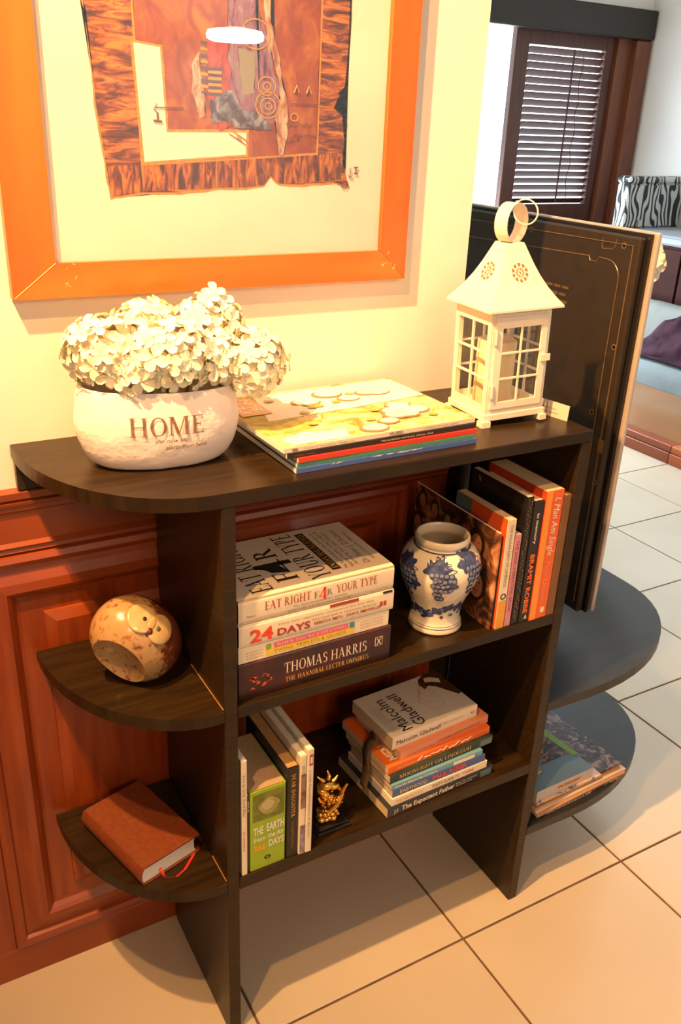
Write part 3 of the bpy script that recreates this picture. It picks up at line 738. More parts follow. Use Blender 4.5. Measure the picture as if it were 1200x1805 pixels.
def decal(mb, th0, z0, pts, lift=.0005):
    cc = vpt(th0, z0, lift + .0003); n = len(pts)
    rr = max(.03, vr(z0))
    ring0 = [vpt(th0 + p[0] / rr, z0 + p[1], lift) for p in pts]
    mid = [vpt(th0 + p[0] * .5 / rr, z0 + p[1] * .5, lift) for p in pts]
    v0 = [mb.bm.verts.new(p) for p in ring0]; v1 = [mb.bm.verts.new(p) for p in mid]; c = mb.bm.verts.new(cc)
    for i in range(n):
        j = (i + 1) % n
        mb.bm.faces.new((v0[i], v0[j], v1[j], v1[i])); mb.bm.faces.new((v1[i], v1[j], c))
def blob(r, n=10, k=.0, lobes=0, seed=0, sx=1, rot=0):
    out = []
    for i in range(n):
        a = 2 * math.pi * i / n
        rr = r * (1 + k * math.sin(lobes * a + seed))
        x = rr * math.cos(a) * sx; y = rr * math.sin(a)
        out.append((x * math.cos(rot) - y * math.sin(rot), x * math.sin(rot) + y * math.cos(rot)))
    return out
random.seed(12)
leaf, grp, lgr = MB(), MB(), MB()
for bi, (az, zz) in enumerate(((232, .112), (284, .120), (176, .108), (338, .108), (30, .110), (84, .114), (130, .110))):
    th = R(az)
    for (dx_, dz_, rr) in ((-.16, .012, .0125), (.12, .014, .012), (.30, -.012, .013), (.02, .020, .009)):
        decal(leaf, th + dx_ + random.uniform(-.03, .03), zz + dz_, blob(rr, 24, .26, 5, random.random() * 6, rot=random.random() * 6), .0005)
    q_ = 0
    for r_ in range(6):
        for c_ in range(5 - r_ // 2 - (r_ > 3)):
            gt = th - .14 + c_ * .115 + (r_ % 2) * .055 + r_ * .02 + random.uniform(-.012, .012); gz = zz + .004 - r_ * .0085 + random.uniform(-.001, .001)
            decal(grp, gt, gz, blob(.0048, 10), .0008 + q_ * .00002); decal(lgr, gt - .008, gz + .0006, blob(.0031, 9), .0018 + q_ * .00002); q_ += 1
    tend = [vpt(th + .18 + .10 * math.sin(k * .9) + k * .02, zz + .022 - k * .0012, .0008) for k in range(12)]
    leaf.tube(tend, .0005, n=4)
for k in range(16):
    th = k * .39 + .2
    decal(leaf, th, .042 + random.uniform(-.008, .010), blob(.0075, 14, .3, 4, random.random() * 6, sx=1.3, rot=random.random()), .0005)
    decal(grp, th + .2, .036 + random.uniform(-.008, .012), blob(.003, 8), .0007)
    decal(lgr, th + .15, .040 + random.uniform(-.008, .012), blob(.003, 8), .0009)
leaf.build('painted_leaves', M_cob, vs)['kind'] = 'stuff'; grp.build('painted_grapes', M_cob, vs)['kind'] = 'stuff'; lgr.build('painted_highlights', M_cobl, vs)['kind'] = 'stuff'
for (z_, w_) in ((.0105, .0010), (.0145, .0006), (.1415, .0012)):
    mb = MB(); mb.grid([[vpt(2 * math.pi * i / 48, z_ + dz, .0006) for i in range(48)] for dz in (0, w_)], closed_v=True); mb.build('painted_band', M_cob, vs, smooth=True)

# ---- second shelf, books standing on the right: frame x up, y back, thickness runs to -x
def upright(name, label, cat, xl, xr, y, h, dep, front, z=ZM, lean=0.0, flip=False, **k):
    t = xr - xl
    lx = math.sin(lean)
    return book(name, label, cat, (xr, y, z + .0003), (lx, 0, math.cos(lean)), Y_, h, dep, t, front, **k)
def up_text(b, s, m, x, z, h, width, t, L_, **k):
    """top-to-bottom reading on an upright spine; x = distance from the top end"""
    return text(b, s, m, (L_ - x, 0, z), (-1, 0, 0), (0, 0, -1), h, width, **k)
M_ph = art_mat('crowd_photo_print', [(.36, (.02, .010, .006)), (.47, (.12, .04, .015)), (.55, (.38, .14, .05)), (.66, (.62, .34, .17))], 26, (1, 1, 1), 0, 2)
b = upright('magazine', 'glossy magazine with a photograph of faces on its cover behind the jar', 'magazine', .4510, .4550, .010, .168, .225, M_ph, spine=M_ph, back=M_ph, pages=M_paperw, ct=.0006)
random.seed(31)
M_face = mat('printed_face', (.60, .27, .11), .5, c2=(.44, .17, .06), scale=60); M_hair = mat('printed_hair', (.03, .015, .01), .5); M_shirt = mat('printed_blue_cloth', (.06, .12, .14), .5)
for (fx, fy, fr) in ((.145, .20, .014), (.140, .165, .014), (.135, .128, .014), (.118, .098, .016), (.128, .050, .022), (.062, .040, .026), (.080, .10, .020), (.085, .16, .018), (.10, .21, .016)):
    pts = [(fr * 1.15 * math.cos(a * .5236), fr * .9 * math.sin(a * .5236)) for a in range(12)]
    patch(b, 'printed_hair', M_hair, (fx + .004, fy, .005), X_, Y_, 0, 0, pts=pts, lift=.0004)
    pts = [(fr * .85 * math.cos(a * .5236), fr * .62 * math.sin(a * .5236)) for a in range(12)]
    patch(b, 'printed_face', M_face, (fx, fy, .005), X_, Y_, 0, 0, pts=pts, lift=.0008)
    for e in (-.28, .28):
        patch(b, 'printed_eye', M_hair, (fx + fr * .2, fy + fr * e - fr * .08, .005), X_, Y_, fr * .08, fr * .18, lift=.0011)
    patch(b, 'printed_mouth', M_redink, (fx - fr * .4, fy - fr * .22, .005), X_, Y_, fr * .09, fr * .42, lift=.0011)
for (fx, fy, sz) in ((.106, .135, .03), (.06, .10, .028)):
    patch(b, 'printed_cloth', M_shirt, (fx - .01, fy - sz / 2, .005), X_, Y_, .014, sz, lift=.0006)
M_red = mat('orange_red_cover', (.70, .09, .015), .35); M_ltb = mat('blue_grey_cover', (.10, .16, .18), .45)
b = upright('book', 'red and blue paperback with a white spine beside the photo magazine', 'book', .4600, .4765, .006, .190, .128, M_red, spine=M_creamsp, back=M_red, pages=M_paper)
patch(b, 'printed_panel', M_ltb, (.158, .088, .0165), X_, Y_, .032, .040, lift=.0004)
patch(b, 'printed_panel', M_ltb, (.0, .006, .0165), X_, Y_, .150, .022, lift=.0004)
text(b, 'LIMERICK', mat('salmon_ink', (.75, .30, .18), .5), (.160, .070, .0165), (0, -1, 0), X_, .010, .055, serif=False, lift=.0006)
up_text(b, 'THE MAHARAJAH OF LIMERICK', M_greyink, .008, .0105, .0055, .108, .0165, .190)
patch(b, 'printed_panel', mat('amber_print', (.75, .35, .05), .5), (.0, 0, 0), X_, Z_, .050, .0165, lift=.0004)
mb = MB(); mb.grid([[(.058 + r * math.cos(i * .5236), -.0008, .008 + r * math.sin(i * .5236)) for i in range(12)] for r in (.0035, .0055)], closed_v=True); mb.build('printed_emblem', M_ink, b)
b = upright('book', 'thin pink-spined paperback between the red and the black book', 'book', .4785, .4905, .006, .162, .12, mat('mauve_pink_cover', (.62, .26, .30), .4), pages=M_paperw)
up_text(b, 'THE BASIC PARENTING BOOK', mat('plum_ink', (.25, .06, .12), .5), .010, .009, .0055, .125, .012, .162)
b = upright('book', 'black paperback with a dotted spine and small cream mark on its cover', 'book', .4925, .5045, .005, .222, .135, mat('black_gloss_cover', (.012, .010, .010), .3), pages=M_paper)
mb = MB(); random.seed(5)
for k in range(70):
    x = .01 + k * .003; z = random.uniform(.002, .009); mb.face([(x, -.0005, z), (x + .0016, -.0005, z), (x + .0012, -.0005, z + .0016)])
mb.build('printed_dots', M_goldink, b)
text(b, 'V', M_lcream, (.206, .118, .012), (0, -1, 0), X_, .009, .008, serif=True)
for k in range(3): patch(b, 'printed_line', M_greyink, (.15 - k * .008, .05 - k * .005, .012), X_, Y_, .0012, .06)
b = upright('book', 'black-spined book with orange lettering and pale page edge left of the orange book', 'book', .5068, .5262, .004, .212, .13, mat('cream_board_cover', (.78, .62, .42), .5), spine=mat('black_cloth_spine', (.018, .014, .012), .4), pages=M_paper, ct=.0045)
up_text(b, 'BRAMIT ROBBE', mat('orange_ink', (.80, .16, .03), .5), .090, .0140, .0085, .105, .0195, .212, bold=.03)
up_text(b, 'in memory', M_lcream, .020, .0120, .005, .052, .0195, .212, serif=False, bold=.02)
mb = MB(); mb.face([(.006, -.0005, .004), (.015, -.0005, .007), (.006, -.0005, .011)]); mb.build('printed_emblem', M_paper, b)
b = upright('book', 'large orange and red paperback with pale script title near the right panel', 'book', .5275, .5625, .003, .2255, .14, mat('red_paper_cover', (.62, .05, .012), .35), spine=mat('orange_paper_spine', (.80, .13, .02), .35), back=M_red, pages=M_paper)
patch(b, 'printed_panel', mat('bright_orange_print', (.90, .30, .04), .4), (.0, 0, .0225), X_, Z_, .2255, .012)
up_text(b, 'I, Man Am Single', M_paperw, .012, .0165, .012, .100, .035, .2255, shear=.3)
up_text(b, 'Peter Lawson', mat('dusty_rose_ink', (.75, .32, .22), .5), .122, .0165, .009, .070, .035, .2255, shear=.3)
patch(b, 'printed_panel', M_lcream, (.010, 0, .006), X_, Z_, .010, .008, lift=.0006)
for k in range(3): patch(b, 'printed_line', M_lcream, (.192 - k * .01, .10 - k * .004, .035), X_, Y_, .002, .03)
b = upright('book', 'plain brown board-covered book standing against the right side panel', 'book', .5640, .5795, .003, .213, .14, mat('brown_board', (.20, .085, .03), .6), pages=M_paper, hard=True, ct=.002)

# ---- lower shelf, standing books on the left (z = ZL)
b = upright('book', 'very thin white booklet against the left side panel of the bottom shelf', 'book', .0240, .0325, .003, .214, .14, M_creamsp, z=ZL, pages=M_paperw)
up_text(b, 'Kate de Goldi, David Elliot', M_greyink, .025, .0065, .0042, .075, .0085, .214); up_text(b, 'the publisher', M_redink, .128, .0060, .003, .04, .0085, .214)
M_dg = mat('dark_green_cover', (.02, .03, .015), .4)
b = upright('book', 'dark narrow book squeezed left of the bright green book', 'book', .0335, .0375, .006, .146, .11, M_dg, z=ZL, pages=M_paper, ct=.0008)
up_text(b, 'ISSUE', M_lcream, .010, .0032, .0025, .02, .004, .146)
M_lime = mat('lime_green_cover', (.30, .44, .02), .35)
b = upright('book', 'chunky lime green book about the Earth on the bottom shelf', 'book', .0380, .0960, .0045, .150, .125, mat('lime_green_boards', (.24, .36, .03), .4), spine=M_lime, z=ZL, pages=mat('tan_page_block', (.42, .30, .19), .8, c2=(.34, .23, .14), scale=80, stretch=(1, 1, 20)), rnd=.003, ct=.0022)
patch(b, 'printed_photo', mat('forest_photo_print', (.10, .13, .02), .4, c2=(.20, .20, .03), scale=60), (.094, 0, .003), X_, Z_, .050, .051)
pts = [(.013 * math.cos(a * .349) * (1 + .25 * math.cos(2 * a * .349)), .017 * math.sin(a * .349) * (1 - .1 * math.cos(3 * a * .349))) for a in range(18)]
patch(b, 'printed_photo', mat('tree_heart_print', (.40, .34, .12), .5, c2=(.25, .24, .05), scale=90), (.118, 0, .028), X_, Z_, 0, 0, pts=pts, lift=.0006)
pts = [(p[0] * .6, p[1] * .6) for p in pts]
patch(b, 'printed_photo', mat('pale_tree_print', (.50, .42, .22), .5), (.120, 0, .030), X_, Z_, 0, 0, pts=pts, lift=.0008)
def ct_(b, s, m, zt, x0, h, width, **k):  # horizontal words across the chunky spine: local -z runs to the right
    return text(b, s, m, (zt, 0, .058 - x0), (0, 0, -1), X_, h, width, **k)
ct_(b, 'THE', M_paperw, .0680, .005, .0140, .016, bold=.03); ct_(b, 'EARTH', M_paperw, .0690, .0265, .0145, .0285, bold=.03)
ct_(b, 'from', M_paperw, .0540, .005, .0095, .019, bold=.02); ct_(b, 'the Air', M_paperw, .0550, .0285, .0095, .0265, bold=.02)
ct_(b, '366', mat('amber_ink', (.75, .40, .02), .5), .0360, .005, .0125, .0200, bold=.03); ct_(b, 'DAYS', M_paperw, .0380, .0300, .0125, .0250, bold=.03)
mb = MB(); mb.grid([[(.0185 + r * .8 * math.cos(i * .5236), -.0006, .030 + r * 1.2 * math.sin(i * .5236)) for i in range(12)] for r in (.0022, .0046)], closed_v=True); mb.build('printed_emblem', M_dg, b)
M_navy = mat('navy_cover', (.010, .012, .04), .4)
b = upright('book', 'black and navy book with gold upright title right of the green book', 'book', .0975, .1165, .004, .172, .150, M_navy, spine=mat('black_spine', (.020, .015, .012), .45), z=ZL, pages=mat('yellowed_page_block', (.50, .30, .12), .8, c2=(.36, .20, .08), scale=80, stretch=(1, 1, 20)), rnd=.003)
up_text(b, 'DEAR DAUGHTER', M_goldink, .012, .0120, .0062, .082, .019, .172, serif=True); up_text(b, 'ELIZABETH LITTLE', mat('dull_gold_ink', (.35, .18, .05), .5), .102, .0115, .0045, .052, .019, .172, serif=True)
b = upright('book', 'white book with a small photo strip on its spine, bottom shelf', 'book', .1175, .1280, .002, .188, .155, M_creamsp, z=ZL, pages=M_paperw, rnd=.002)
patch(b, 'printed_photo', mat('brown_photo_print', (.12, .06, .04), .5, c2=(.3, .18, .12), scale=90), (.090, 0, .001), X_, Z_, .065, .008)
patch(b, 'printed_photo', mat('violet_photo_print', (.14, .09, .14), .5, c2=(.35, .28, .33), scale=90), (.002, 0, .001), X_, Z_, .055, .008)
up_text(b, '2010', M_greyink, .016, .0080, .005, .016, .0105, .188)
b = upright('book', 'tall white book with a small red label on its spine, bottom shelf', 'book', .1285, .1395, .001, .196, .155, mat('grey_white_cover', (.62, .56, .48), .4), spine=M_creamsp, z=ZL, pages=M_paperw, rnd=.002)
patch(b, 'printed_label', M_redink, (.168, 0, .0018), X_, Z_, .020, .0062); patch(b, 'printed_label', M_lcream, (.172, 0, .003), X_, Z_, .012, .0036, lift=.0006)
up_text(b, 'a small illustrated history of the town', M_greyink, .036, .0075, .0035, .13, .011, .196)

# ---- stack of paperbacks on the lower shelf
M_salm = mat('salmon_cover', (.72, .26, .14), .4); M_oran = mat('orange_cover', (.80, .15, .02), .4)
z = ZL + .0004
def lay(label, x, y, L_, Wd, t, cover, spine=None, ang=0.0, **k):
    global z
    ca, sa = math.cos(R(ang)), math.sin(R(ang))
    b = book('book', label, 'book', (x, y, z), (ca, sa, 0), (-sa, ca, 0), L_, Wd, t, cover, spine=spine, **k)
    z += t + .0002
    return b
b = lay('dark blue-spined fatherhood paperback at the very bottom of the paperback stack', .2805, .0030, .222, .152, .0195, mat('slate_cover', (.022, .026, .032), .4), ang=2.5, pages=M_paper)
sp_text(b, 'The Expectant Father', M_lcream, .028, .0058, .0095, .110, serif=False, bold=.02); sp_text(b, 'Facts, Tips, and Advice', M_lcream, .142, .011, .0032, .045); sp_text(b, 'for Dads-to-Be', M_lcream, .142, .006, .0032, .035)
sp_patch(b, M_ltb, .195, .002, .024, .014); text(b, 'J:I', M_lcream, (.012, 0, .006), X_, Z_, .008, .008)
b = lay('white paperback with an orange word on its spine, second from the stack bottom', .2890, .0060, .200, .135, .0145, M_creamsp, ang=2.0, pages=M_paperw)
sp_text(b, 'THE HAMILTONS', M_salm, .008, .0045, .0052, .055); sp_text(b, "DAD'S GUIDE TO", M_greyink, .082, .0045, .0062, .058, bold=.02); sp_text(b, 'TWINS', M_oran, .145, .0045, .0062, .026, bold=.02)
b = lay('blue and red spined paperback on babies in the middle of the paperback stack', .2915, .0090, .192, .130, .0145, mat('mid_blue_cover', (.05, .10, .30), .4), ang=1.5, pages=M_paper)
sp_text(b, 'BABYHOOD', M_yel, .014, .0045, .0072, .055); sp_text(b, 'PAUL REISER', M_brred, .080, .0045, .0085, .072, bold=.03)
b = lay('thin pale blue paperback with white spine title in the paperback stack', .2900, .0105, .188, .135, .0100, mat('pale_blue_cover', (.16, .34, .45), .4), ang=1.5, pages=M_paper)
sp_text(b, 'How the Makers See Curvature', M_paperw, .006, .0022, .0050, .085, bold=.02)
sp_patch(b, M_cream, .125, .0008, .045, .0075)
b = lay('dark teal paperback with worn gold title under the orange book', .2885, .0145, .216, .135, .0155, mat('dark_teal_cover', (.014, .026, .022), .4, c2=(.03, .055, .045), scale=30), ang=2.5, pages=M_paper)
sp_text(b, 'MOONLIGHT ON LINOLEUM', M_goldink, .018, .0048, .0075, .150, serif=True)
sp_patch(b, M_ltb, .188, .001, .026, .013)
b = lay('bright orange paperback with white lettering on its cover, under the salmon one', .2870, .0200, .215, .138, .0145, M_oran, ang=3.0, pages=M_paper)
sp_text(b, 'a novel about everyday people', M_lcream, .018, .0045, .0036, .060)
mb = MB(); random.seed(8)
for k in range(9):
    x = .06 + k * .013; mb.tube([(x, -.0006, .004 + random.uniform(0, .004)), (x + .008, -.0006, .006 + random.uniform(0, .006)), (x + .013, -.0006, .004 + random.uniform(0, .004))], .0006, n=4)
mb.build('printed_branch', M_lcream, b)
text(b, 'MEN', M_lcream, (.032, .012, .0145), (0, 1, 0), (-1, 0, 0), .020, .040, bold=.03)
b = lay('salmon pink paperback with dark spine lettering, second from the stack top', .3130, .0250, .192, .125, .0160, M_salm, ang=5.0, pages=M_paper)
sp_text(b, 'small dogs and other stories', M_greyink, .012, .0035, .0042, .06); sp_text(b, 'A NATURAL HISTORY OF THE CITY', M_redink, .078, .0048, .0045, .095)
b = lay('cream paperback with large black author name, topmost of the paperback stack', .3035, .0375, .180, .117, .0235, mat('cream_white_cover', (.80, .70, .60), .4), spine=M_creamsp, ang=3.6, pages=M_paper)
MALB = b
sp_text(b, 'Malcolm Gladwell', M_ink, .008, .0070, .0085, .092, bold=.0)
sp_text(b, 'What the Dog Saw', mat('pale_sketch_ink', (.50, .36, .27), .6), .104, .010, .005, .045)
mb = MB(); mb.grid([[(.170 + r * math.cos(i * .5236), -.0006, .012 + r * .7 * math.sin(i * .5236)) for i in range(12)] for r in (.003, .0042)], closed_v=True); mb.build('printed_emblem', M_ink, b)
cov(b, 'Malcolm', M_ink, .046, .006, .021, .088, .0235); cov(b, 'Gladwell', M_ink, .075, .006, .021, .090, .0235)
for k in range(4): cov(b, 'the number one international bestseller and much more', M_greyink, .010 + k * .0042, .010, .0022, .07, .0235)
for k in range(3):
    mb = MB(); cx_, cy_ = .118 + k * .004, .050 + k * .012
    mb.tube([(cx_ + (.020 - k * .004) * math.cos(a * .42) * (1 + .1 * math.sin(3 * a)), cy_ + (.024 - k * .004) * math.sin(a * .42), .0238) for a in range(15)], .0003, n=4); mb.build('printed_sketch', mat('pale_sketch_ink', (.5, .36, .27), .6), b)
M_dog = mat('brown_dog_print', (.10, .035, .015), .5, c2=(.04, .02, .01), scale=120)
pts = rag([(.128, .080), (.140, .086), (.150, .078), (.160, .060), (.172, .040), (.180, .042), (.1795, .070), (.1795, .1165), (.150, .1165), (.134, .108), (.126, .095)], .0012, .006, 4)
patch(b, 'printed_dog', M_dog, (0, 0, .0235), X_, Y_, 0, 0, pts=pts)
pts = rag([(.140, .096), (.152, .092), (.165, .082), (.170, .094), (.158, .104), (.146, .108)], .0008, .006, 5)
patch(b, 'printed_dog', M_lcream, (0, 0, .0235), X_, Y_, 0, 0, pts=pts, lift=.0008)
# ribbon bookmark hanging out on the left end of the stack
rb = empty('bookmark', (.279, .085, .45)); tag(rb, 'dark tattered fabric bookmark hanging down the left side of the paperback stack', 'bookmark')
rows = []
for k, (x, zz, wv) in enumerate(((.309, .4405, 0), (.298, .4405, .001), (.2955, .4330, .001), (.284, .4270, .002), (.2775, .4140, .002), (.2790, .400, .002), (.2775, .385, .001), (.2745, .372, .002), (.271, .364, .002), (.268, .3580, 0))):
    rows.append([(x - .279, -.012 + wv * 2 - k * .0028, zz - .45), (x + .0006 - .279, 0 + wv - k * .0028, zz + .001 - .45), (x - .279, .012 - k * .0028, zz - .45)])
mb = MB(); mb.grid(rows); o = mb.build('ribbon', mat('brown_ribbon_fabric', (.075, .045, .025), .7, c2=(.17, .10, .05), scale=120, bump=.3), rb, smooth=True)
md = o.modifiers.new('thickness', 'SOLIDIFY'); md.thickness = .0012

# ---- gold ornament on a black base
gd = empty('gold_ornament', (.1890, .046, ZL + .0003)); gd.scale = (1.08, 1.08, 1.04); tag(gd, 'small shiny gold dragon ornament on a black glass base', 'ornament')
M_goldm = mat('polished_gold', (.90, .50, .10), .18, metal=1.0, c2=(.80, .38, .06), scale=40)
MB().box(-.026, -.026, 0, .030, .018, .0045, bevel=.001).build('base', M_tvd, gd)
MB().box(-.023, -.022, .0045, .027, .014, .0085, bevel=.001).build('base', M_tvd, gd)
random.seed(17)
mb = MB()
for k in range(26):
    a = k * 2.4; r_ = .013 * math.sqrt((k % 13 + 1) / 13)
    mb.sphere((r_ * math.cos(a) * 1.1, r_ * math.sin(a) * .7 - .004, .014 + .010 * (k // 13)), random.uniform(.005, .007), 2)
for k in range(9):
    t_ = k / 8; mb.sphere((.016 * math.sin(t_ * 5) * (1 - t_ * .4), -.004 + .004 * math.cos(t_ * 6), .020 + t_ * .052), .0105 - .003 * t_, 2)
mb.sphere((-.004, -.006, .078), .0105, 2, (1.2, .9, .8)); mb.sphere((.007, -.010, .074), .0065, 2, (1.3, .8, .8))
for (p0, p1) in (((-.008, -.004, .084), (-.017, 0, .094)), ((-.001, -.004, .086), (.001, .002, .097)), ((.004, -.006, .08), (.014, -.006, .089))):
    mb.tube([p0, ((p0[0] + p1[0]) / 2 + .001, p0[1], (p0[2] + p1[2]) / 2), p1], [.004, .003, .0012], n=7)
mb.tube([(.012, -.006, .040), (.020, -.008, .050), (.024, -.010, .064), (.029, -.010, .070)], [.005, .0045, .003, .0018], n=8)
mb.tube([(-.010, -.008, .048), (-.018, -.010, .056), (-.021, -.012, .066)], [.0045, .0035, .002], n=8)
mb.tube([(-.004, -.014, .030), (.008, -.018, .045), (.018, -.016, .060)], [.004, .004, .003], n=8)
for k in range(30):
    a = random.uniform(0, 6.28); zz = random.uniform(.018, .06); mb.sphere((.019 * math.cos(a) * (1 - zz * 4) + .006, .010 * math.sin(a) - .008, zz), random.uniform(.0025, .0042), 1)
mb.build('gilded_figure', M_goldm, gd, smooth=60)

# ---- owl figurine on the upper corner shelf
ow = empty('owl_figurine', (-.083, .128, ZM + .0003)); tag(ow, 'glazed ceramic owl figurine with a hollow wing on the upper corner shelf', 'figurine')
def newmesh_from(o):
    dg = bpy.context.evaluated_depsgraph_get(); me = bpy.data.meshes.new_from_object(o.evaluated_get(dg)); return me
bo = MB(); q = bmesh.ops.create_icosphere(bo.bm, subdivisions=5, radius=1.0)
RO = Matrix.Rotation(R(-38), 3, 'Y')
for v in q['verts']:
    c = v.co.copy(); tz = c.z
    wd = 1 - .10 * (tz if tz < 0 else 0) + .03 * tz
    p = Vector((c.x * .056 * wd, c.y * .050 * wd, c.z * .069))
    p = RO @ p
    v.co = p + Vector((.006, 0, .0635))
for v in bo.bm.verts:
    if v.co.z < 0.001: v.co.z = 0.001 + (v.co.z - .001) * .12
body = bo.build('owl_source', None)
cu = MB(); cu.sphere((-.042, -.053, .041), .052, 4, (.80, 1.05, 1.15), M=Matrix.Rotation(R(-25), 3, 'Y'))
cutter = cu.build('cut_source', None)
md = body.modifiers.new('b', 'BOOLEAN'); md.operation = 'DIFFERENCE'; md.object = cutter; md.solver = 'EXACT'
me = newmesh_from(body)
bpy.data.objects.remove(body); bpy.data.objects.remove(cutter)
m = bpy.data.materials.new('speckled_owl_glaze'); m.use_nodes = True; nt = m.node_tree; N = nt.nodes; L = nt.links; pb = N['Principled BSDF']
pb.inputs['Roughness'].default_value = .25; pb.inputs['Coat Weight'].default_value = .4
tc = N.new('ShaderNodeTexCoord'); sx_ = N.new('ShaderNodeSeparateXYZ'); L.new(tc.outputs['Object'], sx_.inputs[0])
n1 = N.new('ShaderNodeTexNoise'); n1.inputs['Scale'].default_value = 120; n1.inputs['Detail'].default_value = 6; L.new(tc.outputs['Object'], n1.inputs['Vector'])
mr = N.new('ShaderNodeMapRange'); mr.inputs[1].default_value = .015; mr.inputs[2].default_value = .048; L.new(sx_.outputs[0], mr.inputs[0])
ma = N.new('ShaderNodeMath'); ma.operation = 'ADD'; L.new(n1.outputs['Fac'], ma.inputs[0])
mm = N.new('ShaderNodeMath'); mm.operation = 'MULTIPLY'; mm.inputs[1].default_value = .34; L.new(mr.outputs[0], mm.inputs[0]); L.new(mm.outputs[0], ma.inputs[1])
cp = N.new('ShaderNodeValToRGB'); cp.color_ramp.elements[0].position = .54; cp.color_ramp.elements[0].color = (.40, .24, .10, 1); cp.color_ramp.elements[1].position = .70; cp.color_ramp.elements[1].color = (.13, .035, .015, 1)
e = cp.color_ramp.elements.new(.61); e.color = (.32, .15, .055, 1)
L.new(ma.outputs[0], cp.inputs[0]); L.new(cp.outputs[0], pb.inputs['Base Color'])
me.materials.clear(); me.materials.append(m)
for p in me.polygons: p.use_smooth = True
me.set_sharp_from_angle(angle=R(45)); me.name = 'owl_body'
o = bpy.data.objects.new('owl_body', me); col.objects.link(o); o.parent = ow
# eyes and beak sit on the front of the body
cen = Vector((.006, 0, .0635))
def on_owl(dirv):
    dirv = Vector(dirv).normalized(); l = RO.inverted() @ dirv
    k = 1 / math.sqrt((l.x / .056) ** 2 + (l.y / .050) ** 2 + (l.z / .069) ** 2)
    return cen + dirv * k
def disc_on(name, dirv, r, m, th=.0025, par=ow, lift=-.0006, dome=.4):
    dv = Vector(dirv).normalized(); p = on_owl(dv) + dv * lift
    ln = RO @ Vector(((RO.inverted() @ dv).x / .056 ** 2, (RO.inverted() @ dv).y / .05 ** 2, (RO.inverted() @ dv).z / .069 ** 2)); ln.normalize()
    q = ln.to_track_quat('Z', 'Y').to_matrix().to_4x4(); q.translation = p
    mb = MB(); mb.lathe([(r, -.004), (r, th * .5), (r * .93, th), (r * .5, th + .0006), (.0004, th + .0008)], n=26)
    o = mb.build(name, m, par, smooth=50); o.matrix_local = q; return o
M_eyeg = mat('cream_eye_glaze', (.55, .40, .20), .2, c2=(.48, .31, .13), scale=60, coat=.5)
E1 = (.0, -1.0, 1.55); E2 = (.56, -1.0, .78)
disc_on('eye', E1, .0205, M_eyeg); disc_on('eye', E2, .0205, M_eyeg)
M_pup = mat('dark_eye_glaze', (.02, .02, .015), .2)
disc_on('pupil', (.10, -1.0, 1.42), .0030, M_pup, lift=.0022, th=.001); disc_on('pupil', (.47, -1.0, .80), .0036, mat('green_eye_glaze', (.10, .12, .06), .2), lift=.0022, th=.001)
for k in (.0125, .0165):
    pass
mb = MB(); mb.sphere((0, 0, 0), .0052, 3, (1, .9, 1.35), M=Matrix.Rotation(R(25), 3, 'Y')); o = mb.build('beak', mat('red_brown_beak_glaze', (.12, .022, .012), .15, coat=.5), ow, smooth=True); o.location = on_owl((.12, -1.0, .76)) + Vector((0, -.001, 0))

# ---- bible on the lower corner shelf
M_lea = mat('tan_leather', (.155, .034, .009), .45, c2=(.19, .046, .013), scale=120, bump=.15, bscale=400)
p0 = Vector((-.1150, .0500, ZL + .0004)); dx = Vector((-.1600, .2050, 0)) - Vector((-.1150, .0480, 0))
# spine runs from the near corner back to the left; fore edge towards the side panel
uy = Vector((dx.y, -dx.x, 0)).normalized(); ux = dx.normalized()
ux_ = -ux
bb = empty('bible', M=frame(p0 + ux * 0.163, ux_, uy)); tag(bb, 'brown leather-bound bible with a red ribbon on the lower corner shelf', 'book')
LB, WB, TB = .163, .106, .033
mb = MB(); rows = []
for x in (.004, LB - .003):
    rows.append([(x, .004, .003), (x, WB - .006, .003), (x, WB - .009, TB * .3), (x, WB - .009, TB * .7), (x, WB - .006, TB - .003), (x, .004, TB - .003)])
mb.grid(rows, closed_v=True, cap=True); mb.build('pages', M_paperw, bb)
rows = []
for x in (0, LB):
    out = [(x, WB, TB), (x, .010, TB), (x, .007, TB - .0012), (x, .004, TB - .0005)] + [(x, -.001 + .005 * (1 - math.sin(math.pi * i / 8)) * .9, TB - .0015 - (TB - .003) * i / 8) for i in range(9)] + [(x, .004, .0003), (x, WB, 0)]
    inn = [(p[0], min(WB, p[1] + .0028), min(max(p[2], .0024), TB - .0024)) for p in out]
    inn[0] = (x, WB, TB - .0024); inn[-1] = (x, WB, .0024)
    rows.append(out + inn[::-1])
mb = MB(); mb.grid(rows, closed_v=True, cap=True); mb.build('leather_cover', M_lea, bb, smooth=50)
M_emb = mat('blind_embossing', (.26, .08, .03), .4)
text(bb, 'HOLY', M_emb, (.060, .042, TB), (-.0 + 0, 1, 0), (-1, 0, 0), .010, .032, serif=True)
text(bb, 'BIBLE', M_emb, (.076, .040, TB), (0, 1, 0), (-1, 0, 0), .010, .036, serif=True)
mb = MB(); rows = []
for k, (x, y, zz) in enumerate(((LB - .02, .034, .012), (LB + .002, .034, .012), (LB + .009, .034, .0018), (LB + .018, .048, .0006), (LB + .016, .066, .001), (LB + .004, .088, .0008), (LB - .006, .104, .0012), (LB - .012, .114, .0006))):
    rows.append([(x - .0015, y - .0018, zz), (x + .0015, y + .0018, zz + .0002)])
mb.grid(rows); o = mb.build('ribbon_marker', mat('red_ribbon', (.50, .03, .015), .5), bb, smooth=True); md = o.modifiers.new('t', 'SOLIDIFY'); md.thickness = .0005

